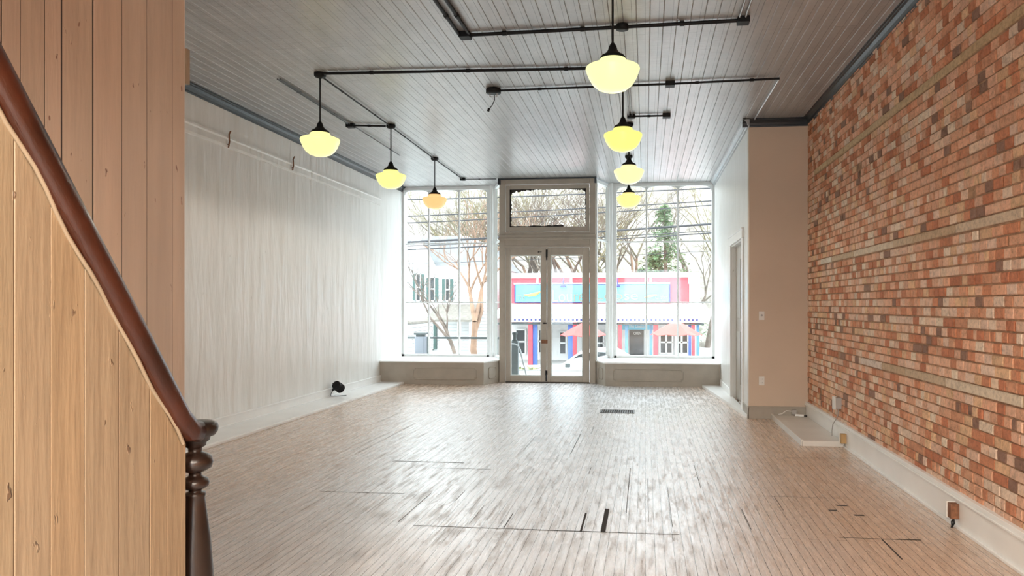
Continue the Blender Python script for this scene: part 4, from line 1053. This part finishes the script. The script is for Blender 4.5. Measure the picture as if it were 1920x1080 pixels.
def tree(pi, px, Y, z, sc, label, group='bare trees on the slope behind the cafe'):
    if pi not in first:
        a, b_, tm, wm = protos[pi]
        root = empty('bare_tree', (0, 0, 0)); a.build('trunk', M[tm], root); b_.build('branches', M[wm], root); first[pi] = root
    else: root = copy_tree(first[pi])
    root.location = (X_(px, Y), Y, z); root.scale = (sc,) * 3; root.rotation_euler = (0, 0, px * .37)
    tag(root, label, 'tree', group)
specs = [(1, 948, 46, 1.3), (0, 975, 48, 1.4), (2, 1000, 45, 1.25), (1, 1030, 49, 1.5), (0, 1056, 46, 1.35), (2, 1085, 48, 1.4), (1, 1112, 45, 1.2), (0, 1140, 48, 1.3), (1, 1165, 46, 1.3), (2, 1185, 50, 1.4), (0, 1306, 46, 1.3), (1, 1326, 48, 1.2), (2, 910, 50, 1.35), (0, 885, 52, 1.3), (1, 850, 50, 1.2), (0, 770, 50, 1.1)]
names = ['above the left door frame', 'behind the left part of the cafe sign', 'behind the left glass door', 'rising above the middle of the doors', 'behind the right glass door', 'at the right side of the transom window', 'behind the right door jamb', 'behind the right sidelight', 'at the left edge of the right window', 'left of the big evergreen', 'right of the evergreens', 'at the far right edge of the right window', 'behind the white house, nearest the doors', 'behind the brick chimney of the white house', 'behind the roof of the white house', 'at the far left behind the white house gable']
for (pi, px, Y, sc), nm in zip(specs, names):
    tree(pi, px, Y, GZ - .2 + max(0, (Y - 46)) * .1, sc, 'bare winter tree ' + nm)
# street trees at the left window, nearer
a, b_ = bare_tree_mesh(31, 7.0, .85, 6, .17)
root = empty('street_tree', (X_(896, 27), 27, GZ), 'bare orange barked street tree in front of the white house', 'tree'); a.build('trunk', M['orange'], root); b_.build('branches', M['orange'], root)
a, b_ = bare_tree_mesh(37, 5.4, .8, 5, .10, lean=(-.55, 0))
root = empty('street_tree', (X_(880, 24), 24, GZ), 'dark leaning branchy tree crossing the left window', 'tree'); a.build('trunk', M['bark'], root); b_.build('branches', M['bark'], root)
def evergreen(px, Y, hgt, label, seed):
    r = random.Random(seed); root = empty('evergreen_tree', (X_(px, Y), Y, GZ), label, 'tree', 'evergreen trees behind the cafe')
    k = MB(); k.tube([(0, 0, 0), (.1, 0, hgt * .5), (0, 0, hgt)], [.2, .12, .02], 8); k.build('trunk', M['bark'], root)
    k = MB()
    for i in range(260):
        t = r.uniform(.15, .98); z_ = hgt * t; a = r.uniform(0, 6.28); l = (1 - t) * hgt * .36 * r.uniform(.5, 1.25) + .3
        for j in range(22):
            u = r.uniform(.15, 1); c = Vector((math.cos(a) * l * u, math.sin(a) * l * u, z_ - .25 * l * u * u + r.uniform(-.12, .12)))
            s_ = r.uniform(.12, .28); b1_ = Vector((r.uniform(-1, 1), r.uniform(-1, 1), r.uniform(-.6, .2))).normalized() * s_; b2_ = Vector((r.uniform(-1, 1), r.uniform(-1, 1), r.uniform(-.3, .3))).normalized() * s_ * .5
            k.add([c, c + b1_, c + b1_ * .5 + b2_], [(0, 1, 2)])
    o = k.build('needles', M['needle'], root); return root
evergreen(1245, 42, 8.4, 'tall loose evergreen tree above the cafe roof', 1)
evergreen(1228, 43, 5.8, 'shorter bushy evergreen tree left of the tall one', 5)
evergreen(1205, 44, 4.9, 'smallest evergreen tree, yellowish, just above the cafe sign', 7)

# --- overhead cables
lines = [((745, 375), (1345, 352), .017, 'uppermost thin cable'), ((745, 406), (1345, 376), .015, 'second cable from the top'), ((745, 419), (1345, 384), .015, 'third cable from the top'),
         ((745, 455), (1345, 419), .030, 'thickest bundled cable'), ((745, 462), (1345, 432), .013, 'thin cable just under the thickest one'), ((745, 469), (1345, 436), .018, 'lower thick cable'), ((745, 495), (1345, 470), .007, 'lowest thin cable')]
for i, (p0, p1, rad, nm) in enumerate(lines):
    Y = 20 + i * .25; A = at_y(*p0, Y); B = at_y(*p1, Y); d = B - A
    pts = []
    for j in range(25):
        t = -.6 + 2.2 * j / 24; q = A + d * t; q.z += .35 * ((t - .5) ** 2 - .25) * .4; pts.append(q)
    k = MB(); k.tube(pts, rad, 6)
    tag(k.build('overhead_cable', M['wire'], None, off=tuple(pts[0])), nm + ' over the street', 'cable', 'overhead cables across the windows')

for i, (xx, nm) in enumerate(((-16.5, 'left'), (12.6, 'right'))):
    root = empty('utility_pole', (xx, 20.8, GZ), 'brown utility pole on the street holding the cables at the %s' % nm, 'utility pole', 'utility poles'); 
    k = MB(); k.lathe([(0, 0), (.16, 0), (.12, 9), (0, 9)], n=14); k.build('shaft', M['bark'], root)
    k = MB(); k.box(-.08, .08, -1.1, 1.3, 7.6, 7.75); k.build('crossarm', M['bark'], root)
